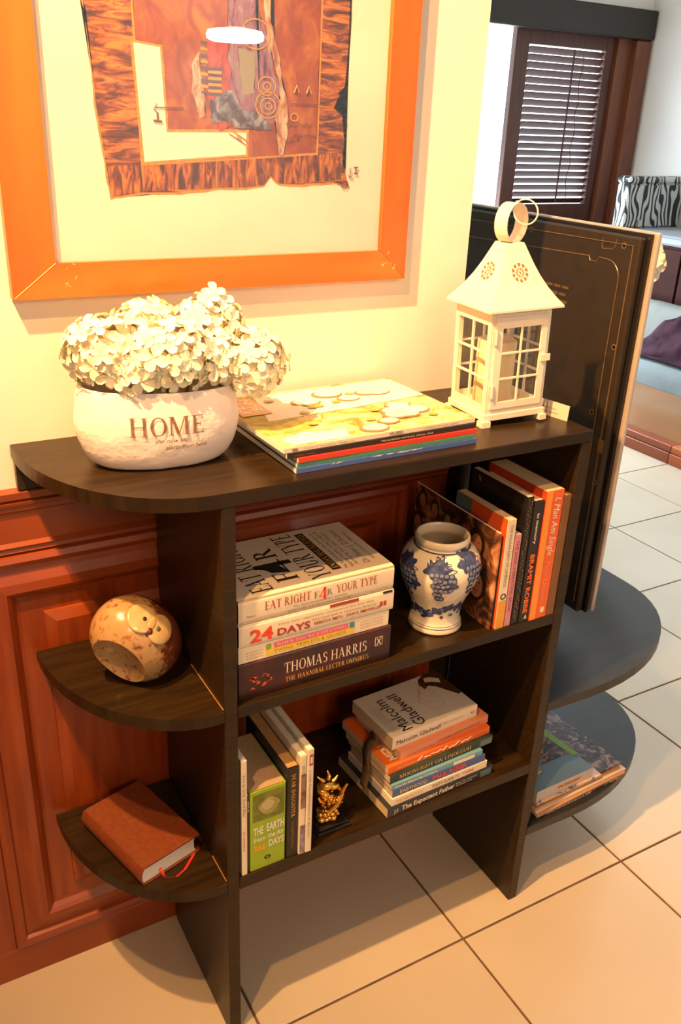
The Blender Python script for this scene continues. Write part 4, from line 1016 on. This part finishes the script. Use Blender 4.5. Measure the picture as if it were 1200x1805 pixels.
# ---- magazines on the shelf top
def mag(label, x, y, z_, L_, Wd, t, cover, spine, ang=0.0, pages=None):
    ca, sa = math.cos(R(ang)), math.sin(R(ang))
    return book('magazine', label, 'magazine', (x, y, z_), (ca, sa, 0), (-sa, ca, 0), L_, Wd, t, cover, spine=spine, pages=pages or M_paperw, ct=.0005)
z0 = H + .0004
b1 = mag('blue-spined magazine at the bottom of the stack on top of the bookshelf', .110, .020, z0, .287, .215, .0072, flat('blue_glossy_cover', (.06, .13, .40)), flat('blue_spine', (.07, .14, .42)), .6)
mb = MB(); random.seed(2)
for k in range(22):
    x = random.choice((.06, .11, .13, .16, .175)) + random.uniform(-.012, .012); mb.face([(x, -.0005, .005), (x + random.uniform(.003, .012), -.0005, .0071), (x + .003, -.0005, .0071)])
mb.build('worn_edge', M_paperw, b1)
b2 = mag('teal green spined magazine second from the bottom on the bookshelf top', .112, .022, z0 + .0075, .280, .213, .0060, flat('teal_glossy_cover', (.05, .20, .14)), flat('teal_spine', (.08, .26, .18)), .4)
b3 = mag('red-spined magazine in the middle of the stack on the bookshelf top', .113, .021, z0 + .0138, .284, .213, .0068, flat('red_glossy_cover', (.60, .04, .02)), flat('red_spine', (.65, .05, .02)), .9)
b4 = mag('black-spined magazine under the topmost one on the bookshelf top', .098, .023, z0 + .0209, .298, .215, .0068, flat('black_glossy_cover', (.03, .02, .02)), flat('black_spine', (.030, .022, .02), c2=(.10, .05, .03)), 1.2)
text(b4, 'THE INTERIOR PORTRAITS  SPECIAL ISSUE', M_lcream, (.14, 0, .0022), X_, Z_, .0022, .085); text(b4, 'number twelve', M_redink, (.01, 0, .0022), X_, Z_, .0024, .03)
M_cov = art_mat('garden_table_photo', [(.36, (.24, .20, .04)), (.45, (.50, .42, .12)), (.53, (.75, .62, .38)), (.60, (.62, .36, .20)), (.70, (.85, .75, .60))], 22, (1, 1.3, 1), 0, 5)
b5 = mag('magazine with a garden tea-table photo cover, topmost on the bookshelf', .094, .0245, z0 + .0280, .304, .222, .0068, M_cov, flat('cream_white_spine', (.78, .68, .55)), 1.5)
text(b5, 'WELLBEING', M_greyink, (.158, 0, .0018), X_, Z_, .0036, .022, bold=.03); text(b5, 'Travel to Chiangmai  Singapore', M_greyink, (.028, 0, .0020), X_, Z_, .0022, .075); text(b5, 'a Thailand life & style magazine', M_greyink, (.215, 0, .0025), X_, Z_, .0022, .06); patch(b5, 'printed_panel', M_greyink, (.012, 0, .0015), X_, Z_, .008, .0035)
M_whp = mat('white_printed_ink', (.86, .82, .74), .5); M_plate = mat('printed_plate', (.72, .66, .62), .5, c2=(.60, .52, .55), scale=60); M_olive = mat('printed_foliage', (.34, .30, .05), .5, c2=(.55, .45, .12), scale=70)
TC = .0068
def c5(pts, m, lay_, name='printed_shape'): return patch(b5, name, m, (0, 0, TC), X_, Y_, 0, 0, pts=pts, lift=.0003 + lay_ * .0003)
c5(rag([(.002, .05), (.07, .055), (.10, .075), (.06, .12), (.002, .15)], .004, .012, 3), M_olive, 0)
c5(rag([(.03, .10), (.30, .12), (.30, .215), (.06, .21)], .004, .015, 7), M_whp, 1)
c5(rag([(.02, .004), (.10, .004), (.11, .032), (.05, .045), (.01, .03)], .003, .012, 5), M_whp, 1)
random.seed(6)
for k in range(13):
    x = random.uniform(.10, .28); y = random.uniform(.02, .19); rr = random.uniform(.014, .024)
    c5([(x + rr * 1.1 * math.cos(a * .45), y + rr * .8 * math.sin(a * .45)) for a in range(14)], mat('printed_terracotta', (.48, .20, .08), .5), 2 + k * .12)
    c5([(x + .002 + rr * .92 * math.cos(a * .45), y + .001 + rr * .66 * math.sin(a * .45)) for a in range(14)], M_plate if k % 2 else M_whp, 4.0 + k * .12)
for k in range(10):
    x = random.uniform(.05, .26); y = random.uniform(.03, .20); c5([(x + .008 * math.cos(a * .9), y + .006 * math.sin(a * .9)) for a in range(7)], M_olive, 6 + k * .1)
patch(b5, 'printed_panel', mat('peach_print', (.78, .48, .26), .5), (.006, .130, TC), X_, Y_, .045, .075, lift=.0016)
text(b5, 'PEP', M_whp, (.024, .140, TC), (0, 1, 0), (-1, 0, 0), .014, .055, bold=.02, lift=.002); text(b5, 'IBUN', M_whp, (.044, .140, TC), (0, 1, 0), (-1, 0, 0), .014, .058, bold=.02, lift=.002)

# ---- HOME planter with hydrangeas
M_stone = mat('rough_white_stoneware', (.90, .82, .80), .75, c2=(.86, .77, .74), scale=18, bump=.55, bscale=110)
pt = empty('planter', (-.0250, .146, H + .0003), R(-7)); tag(pt, 'white oval stoneware planter printed HOME on the left end of the bookshelf top', 'planter')
PRX, PRY = .104, .060
pprof = [(.70, .0), (.80, .004), (.90, .016), (.975, .036), (1.0, .056), (.985, .076), (.955, .091), (.93, .0995), (.915, .1015), (.885, .100), (.88, .094), (.90, .075), (.91, .05), (.82, .02), (.6, .012)]
pps = catmull(pprof, 4)
def prow(k, z_, n=64, p=2.25):
    out = []
    for i in range(n):
        a = 2 * math.pi * i / n; q = (abs(math.cos(a)) ** p + abs(math.sin(a)) ** p) ** (-1 / p)
        jz = .0
        out.append((PRX * k * math.cos(a) * q, PRY * (k if k > .95 else k) * math.sin(a) * q, z_ + .003 * (z_ / .1) * (-math.cos(a))))
    return out
mb = MB(); mb.grid([prow(k, z_) for k, z_ in pps], closed_v=True, cap=True); 
for v in mb.bm.verts:
    nn = noise.noise(Vector(v.co) * 45) * .0012 + noise.noise(Vector(v.co) * 140) * .0005; v.co += Vector((v.co.x, v.co.y, 0)).normalized() * nn
mb.build('pot', M_stone, pt, smooth=70)
def pot_surface(u, v, u0=.002, v0=.058):
    z_ = v0 + v
    k = 1.0
    for i in range(len(pps) - 1):
        if pps[i][1] <= z_ <= pps[i + 1][1] and i < 36: k = pps[i][0] + (pps[i + 1][0] - pps[i][0]) * (z_ - pps[i][1]) / (pps[i + 1][1] - pps[i][1] + 1e-9); break
    x = u0 + u; X0 = PRX * k; p = 2.25
    y = -PRY * k * (max(0, 1 - abs(x / X0) ** p)) ** (1 / p)
    nr = Vector((x / PRX ** 2, y / PRY ** 2, 0)).normalized() * .0016
    return (x + nr.x, y + nr.y, z_ + .003 * (z_ / .1) * (-x / PRX))
M_homeink = mat('faded_brown_ink', (.30, .15, .10), .7, c2=(.20, .09, .06), scale=200)
text(pt, 'HOME', M_homeink, (0, 0, 0), X_, Z_, .0235, .090, serif=True, fn=lambda u, v: pot_surface(u, v, -.046, .050))
text(pt, 'the new life', M_homeink, (0, 0, 0), X_, Z_, .0055, .040, shear=.35, fn=lambda u, v: pot_surface(u, v, -.016, .0405))
text(pt, 'starts from here', M_homeink, (0, 0, 0), X_, Z_, .0055, .052, shear=.35, fn=lambda u, v: pot_surface(u, v, -.004, .0315))
random.seed(77)
M_pet = mat('cream_silk_petal', (.90, .85, .62), .6, c2=(.92, .88, .72), scale=60, sss=.5)
M_stem = mat('green_stem', (.16, .20, .04), .5, c2=(.24, .26, .07), scale=60)
M_core = mat('cream_flower_core', (.80, .72, .46), .8)
def floret_mesh(seed):
    rnd = random.Random(seed); mb = MB()
    for k in range(4):
        a = k * math.pi / 2 + rnd.uniform(-.15, .15); tl = rnd.uniform(.15, .55); s_ = rnd.uniform(.9, 1.1)
        rows = []
        for (u, wv) in ((.06, .10), (.35, .52), (.7, .62), (.93, .42), (1.0, .12)):
            r_ = u * .0150 * s_; zz = math.sin(u * 1.6) * .0045 * tl * 1.6 - u * u * .002
            rows.append([(r_ * math.cos(a) - s * wv * .0095 * math.sin(a), r_ * math.sin(a) + s * wv * .0095 * math.cos(a), zz + abs(s) * .0018) for s in (-1, 0, 1)])
        mb.grid(rows)
    mb.sphere((0, 0, .001), .0013, 1)
    return mb.mesh('floret', M_pet, smooth=True)
fmesh = [floret_mesh(i) for i in range(5)]
heads = [((-.084, .150, 1.104), .050, 'leftmost cream silk hydrangea head in the HOME planter'),
         ((-.030, .175, 1.117), .046, 'cream silk hydrangea head at the back, second from the left'),
         ((-.012, .118, 1.100), .050, 'cream silk hydrangea head at the front middle of the planter'),
         ((-.052, .122, 1.088), .038, 'low cream silk hydrangea head at the front left rim of the planter'),
         ((.040, .120, 1.092), .038, 'low cream silk hydrangea head at the front right rim of the planter'),
         ((.048, .160, 1.121), .047, 'tallest cream silk hydrangea head, right of the middle'),
         ((.092, .122, 1.082), .049, 'rightmost cream silk hydrangea head drooping over the planter rim')]
bq = empty('hydrangea_bouquet', (-.025, .146, H + .035)); tag(bq, 'bouquet of cream silk hydrangeas filling the HOME planter', 'flowers')
BO = Vector((-.025, .146, H + .035))
for hi_, (c, rr, lab) in enumerate(heads):
    C_ = Vector(c) - BO
    base = Vector((C_.x * .35, C_.y * .3, .002))
    MB().tube([base, base.lerp(C_, .5) + Vector((0, 0, .006)), C_ + Vector((0, 0, -.012))], .0026, n=7).build('stem', M_stem, bq, smooth=True)
    core = MB(); core.sphere((0, 0, 0), rr * .74, 3, (1, .85, .72)); hd = core.build('flower_head', M_core, bq, smooth=True); hd.location = C_
    n_ = 60 if rr > .042 else 44
    for k in range(n_):
        ph = math.acos(1 - 1.72 * (k + .5) / n_); th = k * 2.39996 + hi_
        d = Vector((math.sin(ph) * math.cos(th), math.sin(ph) * math.sin(th) * .9, math.cos(ph) * .82))
        f = bpy.data.objects.new('floret', fmesh[(k + hi_) % 5]); col.objects.link(f); f.parent = hd
        dn = (d + Vector((random.uniform(-.25, .25), random.uniform(-.25, .25), random.uniform(-.1, .2)))).normalized()
        mt = dn.to_track_quat('Z', 'Y').to_matrix().to_4x4() @ Matrix.Rotation(random.uniform(0, 6.28), 4, 'Z'); mt.translation = d * (rr * random.uniform(.78, 1.06))
        f.matrix_local = mt @ Matrix.Scale(random.uniform(.95, 1.25), 4)
    if hi_ == 5:
        for (dx_, dy_, dz_) in ((.006, -.012, .046), (-.006, -.02, .040), (.016, -.014, .036)):
            f = bpy.data.objects.new('floret', fmesh[1]); col.objects.link(f); f.parent = hd; mt = Vector((dx_, -.6, .6)).to_track_quat('Z', 'Y').to_matrix().to_4x4(); mt.translation = (dx_, dy_, dz_); f.matrix_local = mt

# ---- lantern
ln = empty('lantern', (.5075, .1215, H + .0018), R(-4.5)); ln.rotation_euler = (0, R(-1.8), R(-4.5)); tag(ln, 'white metal candle lantern with glazed sides at the right end of the bookshelf top', 'lantern')
hx, hy = .0520, .0475
M_wh = M_white
mb = MB(); mb.box(-hx - .003, -hy - .003, .008, hx + .003, hy + .003, .018, bevel=.0008); mb.build('base_plate', M_wh, ln)
for sx in (-1, 1):
    for sy in (-1, 1):
        MB().box(sx * hx - .0075 + (-.0015 * -sx) * 0, sy * hy - .0075, 0, sx * hx + .0045 if sx > 0 else sx * hx + .0075, sy * hy + .0045 if sy > 0 else sy * hy + .0075, .0085).build('foot', M_wh, ln)
        a, b_ = (hx - .009, hx) if sx > 0 else (-hx, -hx + .009); c_, d_ = (hy - .009, hy) if sy > 0 else (-hy, -hy + .009)
        MB().box(a, c_, .018, b_, d_, .168, bevel=.0005).build('post', M_wh, ln)
ZB, ZT = .030, .150
def side(axis, s, door=False):
    """rails and muntins of one glazed side"""
    def bx(u0, u1, z0_, z1_, dpt=.0035, off=0.0, nm='muntin', m=M_wh):
        mb = MB()
        if axis == 'x':  # side facing +-x, runs along y
            f = hx if s > 0 else -hx; q0, q1 = (f - dpt + off, f + off) if s > 0 else (f - off, f + dpt - off)
            mb.box(q0, u0, z0_, q1, u1, z1_)
        else:
            f = hy if s > 0 else -hy; q0, q1 = (f - dpt + off, f + off) if s > 0 else (f - off, f + dpt - off)
            mb.box(u0, q0, z0_, u1, q1, z1_)
        mb.build(nm, m, ln)
    h = (hy if axis == 'x' else hx) - .009
    bx(-h, h, .018, ZB, nm='rail'); bx(-h, h, ZT, .168, nm='rail')
    if door:
        bx(-h - .002, h + .002, ZB - .004, ZB + .006, .003, .0030, 'door_rail'); bx(-h - .002, h + .002, ZT - .004, ZT + .012, .003, .0030, 'door_rail')
        bx(-h - .002, -h + .010, ZB + .006, ZT - .004, .003, .0030, 'door_stile'); bx(h - .008, h + .002, ZB + .006, ZT - .004, .003, .0030, 'door_stile')
        bx(-.0012, .0016, ZB + .006, ZT - .004, .002, .0030); 
        for zz in (.070, .108): bx(-h + .010, h - .008, zz, zz + .0028, .002, .0032)
        for zz in (.046, .126):
            bx(-h - .009, -h + .001, zz, zz + .017, .0012, .0050, 'hinge'); bx(-h - .0035, -h - .0015, zz - .002, zz + .019, .002, .0065, 'hinge_pin')
        bx(h - .006, h + .010, .092, .102, .002, .0055, 'latch')
    else:
        bx(-.0014, .0014, ZB, ZT)
        for zz in (.070, .108): bx(-h, h, zz, zz + .0028)
    # four to six small panes as one sheet each side of the muntins
    zs = (ZB, .070, .108, ZT)
    for i in range(3):
        for (u0, u1) in ((-h, -.0016), (.0016, h)):
            bx(u0, u1, zs[i] + (.0028 if i else 0), zs[i + 1], .0008, -.0012, 'pane', M_glass)
side('y', -1, True); side('y', 1); side('x', -1); side('x', 1)
MB().box(-hx, -hy, .168, hx, hy, .1705).build('ceiling_plate', M_wh, ln)
rp = [(1.0, .1705), (1.0, .1735), (.86, .184), (.70, .198), (.55, .214), (.42, .231), (.32, .246), (.24, .258)]
ex, ey = .0640, .0590
mb = MB(); mb.grid([[(sx * ex * k, sy * ey * k, z_) for sx, sy in ((-1, -1), (1, -1), (1, 1), (-1, 1))] for k, z_ in rp], closed_v=True, cap=True)
mb.build('roof', M_wh, ln, smooth=20)
def roof_pt(face, u, z_, lift=.0006):
    k = 1
    for i in range(1, len(rp) - 1):
        if rp[i][1] <= z_ <= rp[i + 1][1]: k = rp[i][0] + (rp[i + 1][0] - rp[i][0]) * (z_ - rp[i][1]) / (rp[i + 1][1] - rp[i][1]); break
    if face == 'f': return (u, -ey * k - lift, z_ + lift * .5)
    if face == 'l': return (-ex * k - lift, -u, z_ + lift * .5)
    if face == 'r': return (ex * k + lift, u, z_ + lift * .5)
    return (-u, ey * k + lift, z_ + lift * .5)
M_hole = mat('pierced_opening', (.30, .14, .05), .8)
for f in 'flrb':
    mb = MB()
    for k in range(10):
        a = 2 * math.pi * k / 10
        for (r0, r1, wd) in ((.0035, .0080, .0011), (.0095, .0130, .0024)):
            aa = a + (math.pi / 10 if r0 > .009 else 0)
            if r0 < .009: pl = [(r0, 0), ((r0 + r1) / 2, wd), (r1, 0), ((r0 + r1) / 2, -wd)]
            else: pl = [(r0 - .001, 0), (r1, wd * 1.25), (r1 + .0008, 0), (r1, -wd * 1.25)]
            mb.face([roof_pt(f, p[0] * math.cos(aa) - p[1] * math.sin(aa), .2195 + (p[0] * math.sin(aa) + p[1] * math.cos(aa)) * .88, .0012) for p in pl])
    mb.face([roof_pt(f, .0016 * math.cos(i * 1.0472), .2195 + .0016 * math.sin(i * 1.0472), .0012) for i in range(6)])
    mb.build('pierced_rosette', M_hole, ln)
# strap ring handle
mb = MB(); n = 40; RR = .0275; Rm = Matrix.Rotation(R(22), 3, 'Z')
rows = []
for i in range(n):
    a = 2 * math.pi * i / n; ca, sa = math.cos(a), math.sin(a)
    rows.append([tuple(Rm @ Vector((r_ * ca, y_, 0)) + Vector((0, 0, .2845 + r_ * sa))) for r_, y_ in ((RR, -.0105), (RR, .0105), (RR - .0016, .0105), (RR - .0016, -.0105))])
mb.grid(rows, closed_u=True, closed_v=True); mb.build('ring_handle', M_wh, ln, smooth=40)
mb = MB(); wr = []
for i in range(32):
    a = 2 * math.pi * i / 32; v = Vector((.0175 * math.cos(a), 0, .0175 * math.sin(a) - .0175))
    v = Matrix.Rotation(R(-28), 3, 'X') @ v
    v = Matrix.Rotation(R(-38), 3, 'Y') @ v
    wr.append(v + Vector((.001, -.009, .3125)))
mb.tube(wr, .0011, n=7, closed=True); mb.build('wire_loop', M_wh, ln, smooth=True)
MB().sphere((.001, -.008, .3125), .0024, 2).build('rivet', M_wh, ln, smooth=True)
cd = empty('candle', (.5000, .1250, H + .0215)); tag(cd, 'thick ivory pillar candle standing inside the white lantern', 'candle')
M_wax = mat('ivory_wax', (.80, .66, .40), .5, sss=.2)
MB().lathe([(.0285, 0), (.0295, .003), (.0295, .094), (.0275, .097), (.020, .0955), (.001, .094)], n=32).build('wax', M_wax, cd, smooth=50)
MB().tube([(0, 0, .094), (.001, 0, .103)], .0009, n=6).build('wick', M_ink, cd)

# ---- folded card leaning behind the lantern
ca_ = empty('card', (.590, .070, H + .0003), R(-60)); tag(ca_, 'small white printed card standing right behind the lantern', 'card')
MB().box(-.030, -.0006, 0, .052, .0006, .024).build('card_sheet', mat('white_card', (.62, .55, .46), .6), ca_)
ca_.location = (.5800, .0975, H + .0003); ca_.rotation_euler = (R(-4), 0, R(100 - 180))
ch_ = ca_.children[0]
text(ca_, 'with our compliments', M_greyink, (-.005, -.0006, .006), X_, Z_, .0028, .038); text(ca_, 'hotel services', M_greyink, (.004, -.0006, .012), X_, Z_, .0028, .024)

# ---- magazines on the console's lower shelf
zc = .1737
def cmag(label, x, y, L_, Wd, t, m, ang, sp=None, nm='magazine'):
    global zc
    x += .014; ang = ang * .30 + .8; L_ -= .008
    c0, s0 = math.cos(R(ang)), math.sin(R(ang))
    b = book(nm, label, nm, (x, y, zc), (c0, s0, 0), (-s0, c0, 0), L_, Wd, t, m, spine=sp or m, pages=M_paperw, ct=.0005)
    zc += t + .0003
    return b
M_mg1 = art_mat('dark_magazine_print', [(.42, (.02, .014, .014)), (.52, (.07, .04, .04)), (.62, (.30, .20, .15)), (.7, (.10, .14, .2))], 60, (1, 1, 1))
b = cmag('dark-covered magazine lowest in the pile on the console shelf', .622, .012, .235, .20, .0045, M_mg1, 6)
text(b, 'weekend', M_paperw, (.02, 0, .0008), X_, Z_, .003, .12, bold=.03)
cmag('thin brown-edged magazine second lowest in the console pile', .622, .010, .250, .20, .0040, mat('tan_magazine', (.45, .24, .12), .5), 9)
cmag('thin pale-edged magazine in the middle of the console pile', .618, .016, .258, .19, .0040, mat('pale_magazine', (.60, .48, .38), .5), 7)
cmag('orange-brown edged magazine fourth up in the console pile', .618, .020, .250, .20, .0035, mat('amber_magazine', (.55, .26, .09), .5), 10)
b = cmag('magazine with a dark photo cover and green band sticking out behind the blue book', .640, .024, .235, .225, .0040, M_mg1, 11)
b = cmag('magazine with blue and white portrait spine under the light blue book', .624, .022, .180, .18, .0055, art_mat('portrait_strip_print', [(.38, (.05, .05, .12)), (.5, (.6, .5, .45)), (.6, (.7, .3, .12)), (.7, (.75, .7, .65))], 70, (1, 1, 1)), 3)
b = cmag('thick light blue paperback with red spine title on top of the console pile', .624, .026, .156, .165, .024, mat('light_blue_cover', (.16, .26, .34), .4), 3, sp=mat('pale_grey_spine', (.50, .46, .44), .4), nm='book')
sp_text(b, 'the best ever!', M_brred, .055, .0105, .0062, .060, bold=.03); sp_patch(b, M_yel, .055, .0070, .060, .0022)
t9 = .024
patch(b, 'printed_panel', M_mg1, (.062, .055, t9), X_, Y_, .078, .105); patch(b, 'printed_panel', mat('lime_print', (.22, .38, .02), .5), (0, 0, t9), X_, Y_, 0, 0, lift=.0006, pts=[(.136, .045), (.152, .045), (.142, .160), (.126, .160)])
text(b, 'FUN', M_yel, (.030, .035, t9), (0, 1, 0), (-1, 0, 0), .013, .034, bold=.04, lift=.0008); text(b, 'WAY', M_yel, (.048, .035, t9), (0, 1, 0), (-1, 0, 0), .013, .038, bold=.04, lift=.0008)
mb = MB(); random.seed(14)
for k in range(14):
    x = random.uniform(.066, .118); y = random.uniform(.06, .14)
    mb.tube([(x, y, t9 + .001), (x + random.uniform(.004, .012), y + .006, t9 + .001), (x + random.uniform(.004, .016), y + random.uniform(.004, .02), t9 + .001)], .0011, n=4)
mb.build('printed_drawing', mat('printed_mauve', (.45, .25, .25), .5), b)

# ---- white magnolia in a vase on the console in front of the screen
mg = empty('vase', (1.0, .385, .4573)); tag(mg, 'tall white vase on the console in front of the television screen', 'vase')
MB().lathe(catmull([(.03, 0), (.045, .02), (.05, .10), (.042, .22), (.022, .36), (.018, .43), (.026, .47), (.020, .465), (.012, .40)], 3), n=28).build('vase_body', mat('white_porcelain', (.72, .70, .62), .15, coat=.4), mg, smooth=60)
fl_ = empty('magnolia', (1.0, .312, 1.148)); tag(fl_, 'white porcelain-like magnolia bloom leaning out past the television edge', 'flower')
M_mgp = mat('glossy_white_petal', (.66, .68, .58), .18, c2=(.72, .70, .60), scale=20, coat=.4)
random.seed(19)
for k in range(11):
    a = k * 2.4; el = R(10 + 60 * (k / 11)); L_ = .048 - .012 * (k / 11)
    rows = []
    for (u, wd) in ((.05, .15), (.3, .55), (.6, .62), (.85, .42), (1, .08)):
        rows.append([(u * L_ * math.cos(el) + .006 * math.sin(u * 3), s * wd * L_ * .62, u * L_ * math.sin(el) - .012 * u * u + abs(s) * .005) for s in (-1, -.5, 0, .5, 1)])
    mb = MB(); mb.grid(rows)
    for v in mb.bm.verts: v.co = Matrix.Rotation(a, 3, 'Z') @ v.co; v.co = Matrix.Rotation(R(70), 3, 'X') @ v.co
    o = mb.build('petal', M_mgp, fl_, smooth=True); md = o.modifiers.new('t', 'SOLIDIFY'); md.thickness = .001
MB().tube([(0, .012, -.012), (0, .035, -.07), (0, .07, -.14), (0, .085, -.26)], [.012, .009, .007, .006], n=10).build('stem', mat('pale_green_stem', (.50, .48, .36), .4), fl_, smooth=True)

# ================================================================= FAR ROOM
# raised platform with wooden rim
pf = empty('platform', (3.5, 2.0, 0)); tag(pf, 'low raised platform with an orange wooden rim and glossy tan top by the right wall', 'platform')
def fpart(name, mb, m, par, off, smooth=False):
    o = mb.build(name, m, par, smooth); o.matrix_local = Matrix.Translation(tuple(-c for c in off)); return o
OF = (3.5, 2.0, 0)
M_rim = mat('orange_wood_rim', (.50, .13, .03), .35, c2=(.34, .075, .02), scale=4, stretch=(2, .6, 6))
M_rimd = mat('red_wood_rim', (.30, .065, .018), .35, c2=(.22, .05, .015), scale=4, stretch=(2, .6, 6))
M_ptop = mat('glossy_tan_boards', (.26, .115, .045), .22, c2=(.30, .14, .055), scale=2.0)
yy = .6; ks = 0
for y1 in (1.00, 1.585, 2.2, 2.8, 3.46):
    fpart('rim_board', MB().box(2.80, yy + .001, .0, 2.86, y1, .050, bevel=.003), M_rim if ks % 2 else M_rim if ks == 0 else M_rimd, pf, OF)
    fpart('rim_board', MB().box(2.806, yy + .001, .051, 2.87, y1, .084, bevel=.003), M_rim if ks % 2 else M_rim if ks == 0 else M_rimd, pf, OF); yy = y1; ks += 1
fpart('inner_lip', MB().box(2.871, .62, .0, 2.878, 3.44, .0815), M_grout, pf, OF)
fpart('platform_top', MB().box(2.879, .62, .0, 4.262, 3.44, .082), M_ptop, pf, OF)
fpart('end_board', MB().box(2.80, .56, .0, 4.262, .599, .084), M_rim, pf, OF)
# mattress with pale blue-grey sheet
mt_ = empty('mattress', (3.65, 2.0, .0825)); tag(mt_, 'low mattress under a pale blue-grey sheet on the raised platform', 'mattress')
M_sheet = mat('pale_blue_grey_sheet', (.11, .135, .14), .85, c2=(.14, .17, .17), scale=6, bump=.3, bscale=30)
mb = MB(); rows = []
for i in range(28):
    y = 1.05 + 1.80 * i / 27; row = []
    for (x, z_) in ((3.492, .0005), (3.485, .06), (3.49, .10), (3.51, .125), (3.56, .132), (3.64, .133), (3.70, .132), (3.772, .130)):
        row.append((x + .005 * noise.noise(Vector((x * 5, y * 6, 1))) - 3.65, y - 2.0, z_ + (.006 * noise.noise(Vector((x * 6, y * 7, 3))) if z_ > .02 else 0)))
    rows.append(row)
mb.grid(rows); mb.build('fitted_sheet', M_sheet, mt_, smooth=True)
MB().box(3.50 - 3.65, 1.06 - 2.0, .001, 3.77 - 3.65, 2.84 - 2.0, .11, bevel=.02).build('mattress_core', M_sheet, mt_)
bl = empty('folded_duvet', (3.70, 2.1, .222)); tag(bl, 'pale grey folded duvet behind the purple throw blanket', 'duvet')
mb = MB(); rows = []
for i in range(26):
    y = 1.35 + 1.42 * i / 25; row = []
    for (x, z_) in ((3.635, .0), (3.62, .10), (3.622, .20), (3.632, .255), (3.66, .275), (3.70, .278), (3.745, .265), (3.770, .22), (3.772, .1), (3.77, 0)):
        row.append((x - 3.70 + .006 * noise.noise(Vector((x * 20, y * 8, 2))), y - 2.1, z_ + (.012 * noise.noise(Vector((x * 14, y * 6, 5))) if z_ > .05 else 0)))
    rows.append(row)
mb.grid(rows, closed_v=True, cap=True); mb.build('folded_cloth', mat('pale_grey_cloth', (.17, .18, .165), .85, bump=.3, bscale=40), bl, smooth=60)
th_ = empty('throw_blanket', (3.58, 2.1, .225)); tag(th_, 'rumpled dark purple throw blanket heaped on the mattress', 'blanket')
mb = MB(); rows = []
for i in range(60):
    v = i / 59; y = 1.55 + 1.04 * v; row = []
    hh = (.30 - .17 * max(0, (y - 2.15) / .44)) * min(1, .15 + (1 - v) * 5)
    for j in range(22):
        u = j / 21; x = 3.503 + .108 * u ** .8
        hz = .006 + hh * math.sin(min(1, u * 1.05) * math.pi / 2) ** 1.2
        fo = .022 * noise.noise(Vector((y * 11 + u * 3, u * 2.5, 4))) + .012 * noise.noise(Vector((y * 26, u * 6, 8)))
        row.append((x - 3.58 - .030 * abs(noise.noise(Vector((y * 8, u * 3, 1)))) * (u > .05), y - 2.1, max(.003, hz + fo * min(1, u * 5))))
    rows.append(row)
mb.grid(rows); o = mb.build('blanket_cloth', mat('purple_plush', (.016, .004, .009), .8, c2=(.040, .014, .024), spec=.1, scale=10, bump=.3, bscale=60), th_, smooth=True)
md = o.modifiers.new('t', 'SOLIDIFY'); md.thickness = .006
# dark red cabinet with white top and zebra box
cb = empty('cabinet', (4.0, 2.75, .0835)); tag(cb, 'dark reddish-brown wooden cabinet behind the mattress against the right wall', 'cabinet')
OC = (4.0, 2.75, .0835); M_cb = mat('dark_red_brown_wood', (.024, .0045, .0022), .7, spec=.12, c2=(.036, .007, .0035), scale=6, stretch=(.6, 1, 5))
fpart('cabinet_body', MB().box(3.795, 2.20, .0835, 4.262, 3.20, .785, bevel=.004), M_cb, cb, OC)
for k in range(3):
    fpart('door', MB().box(3.780, 2.21 + k * .33, .12, 3.7945, 2.21 + k * .33 + .32, .77, bevel=.004), M_cb, cb, OC)
ck = empty('cloth_runner', (4.0, 2.75, .7855)); tag(ck, 'white stitched cloth covering the top of the dark red cabinet', 'cloth')
OK_ = (4.0, 2.75, .7855)
fpart('cloth_sheet', MB().box(3.775, 2.19, .7855, 4.262, 3.21, .838, bevel=.012), mat('white_cotton', (.26, .27, .30), .85), ck, OK_)
fpart('stitched_hem', MB().box(3.7735, 2.20, .826, 3.7755, 3.20, .829), mat('grey_thread', (.12, .12, .14), .8), ck, OK_)
m = bpy.data.materials.new('zebra_print_fabric'); m.use_nodes = True; nt = m.node_tree; N = nt.nodes; L = nt.links; pb = N['Principled BSDF']; pb.inputs['Roughness'].default_value = .7
tc = N.new('ShaderNodeTexCoord'); mp = N.new('ShaderNodeMapping'); mp.inputs['Scale'].default_value = (1, 1.6, .42); mp.inputs['Rotation'].default_value = (0, R(12), R(25))
L.new(tc.outputs['Object'], mp.inputs[0]); wv = N.new('ShaderNodeTexWave'); wv.wave_type = 'BANDS'; wv.bands_direction = 'X'
wv.inputs['Scale'].default_value = 8.5; wv.inputs['Distortion'].default_value = 13.0; wv.inputs['Detail'].default_value = 1.0; wv.inputs['Detail Scale'].default_value = 1.3
L.new(mp.outputs[0], wv.inputs['Vector']); cp = N.new('ShaderNodeValToRGB'); cp.color_ramp.interpolation = 'CONSTANT'; cp.color_ramp.elements[0].color = (.012, .012, .014, 1); cp.color_ramp.elements[1].position = .42; cp.color_ramp.elements[1].color = (.42, .45, .44, 1)
L.new(wv.outputs['Fac'], cp.inputs[0]); L.new(cp.outputs[0], pb.inputs['Base Color'])
zbx = empty('storage_box', (4.0, 3.05, .8385)); tag(zbx, 'zebra-print fabric box standing on the white cloth of the cabinet', 'box')
OZ = (4.0, 3.05, .8385)
fpart('box_body', MB().box(3.785, 3.0, .8387, 4.255, 3.10, 1.085, bevel=.01), m, zbx, OZ)
fpart('box_lid', MB().box(3.780, 2.995, 1.0855, 4.258, 3.105, 1.125, bevel=.012), m, zbx, OZ)
fpart('clasp', MB().tube([(3.90, 2.992, .845), (3.90, 2.992, .885)], .010, n=12), M_silver, zbx, OZ)
bpy.context.view_layer.update()
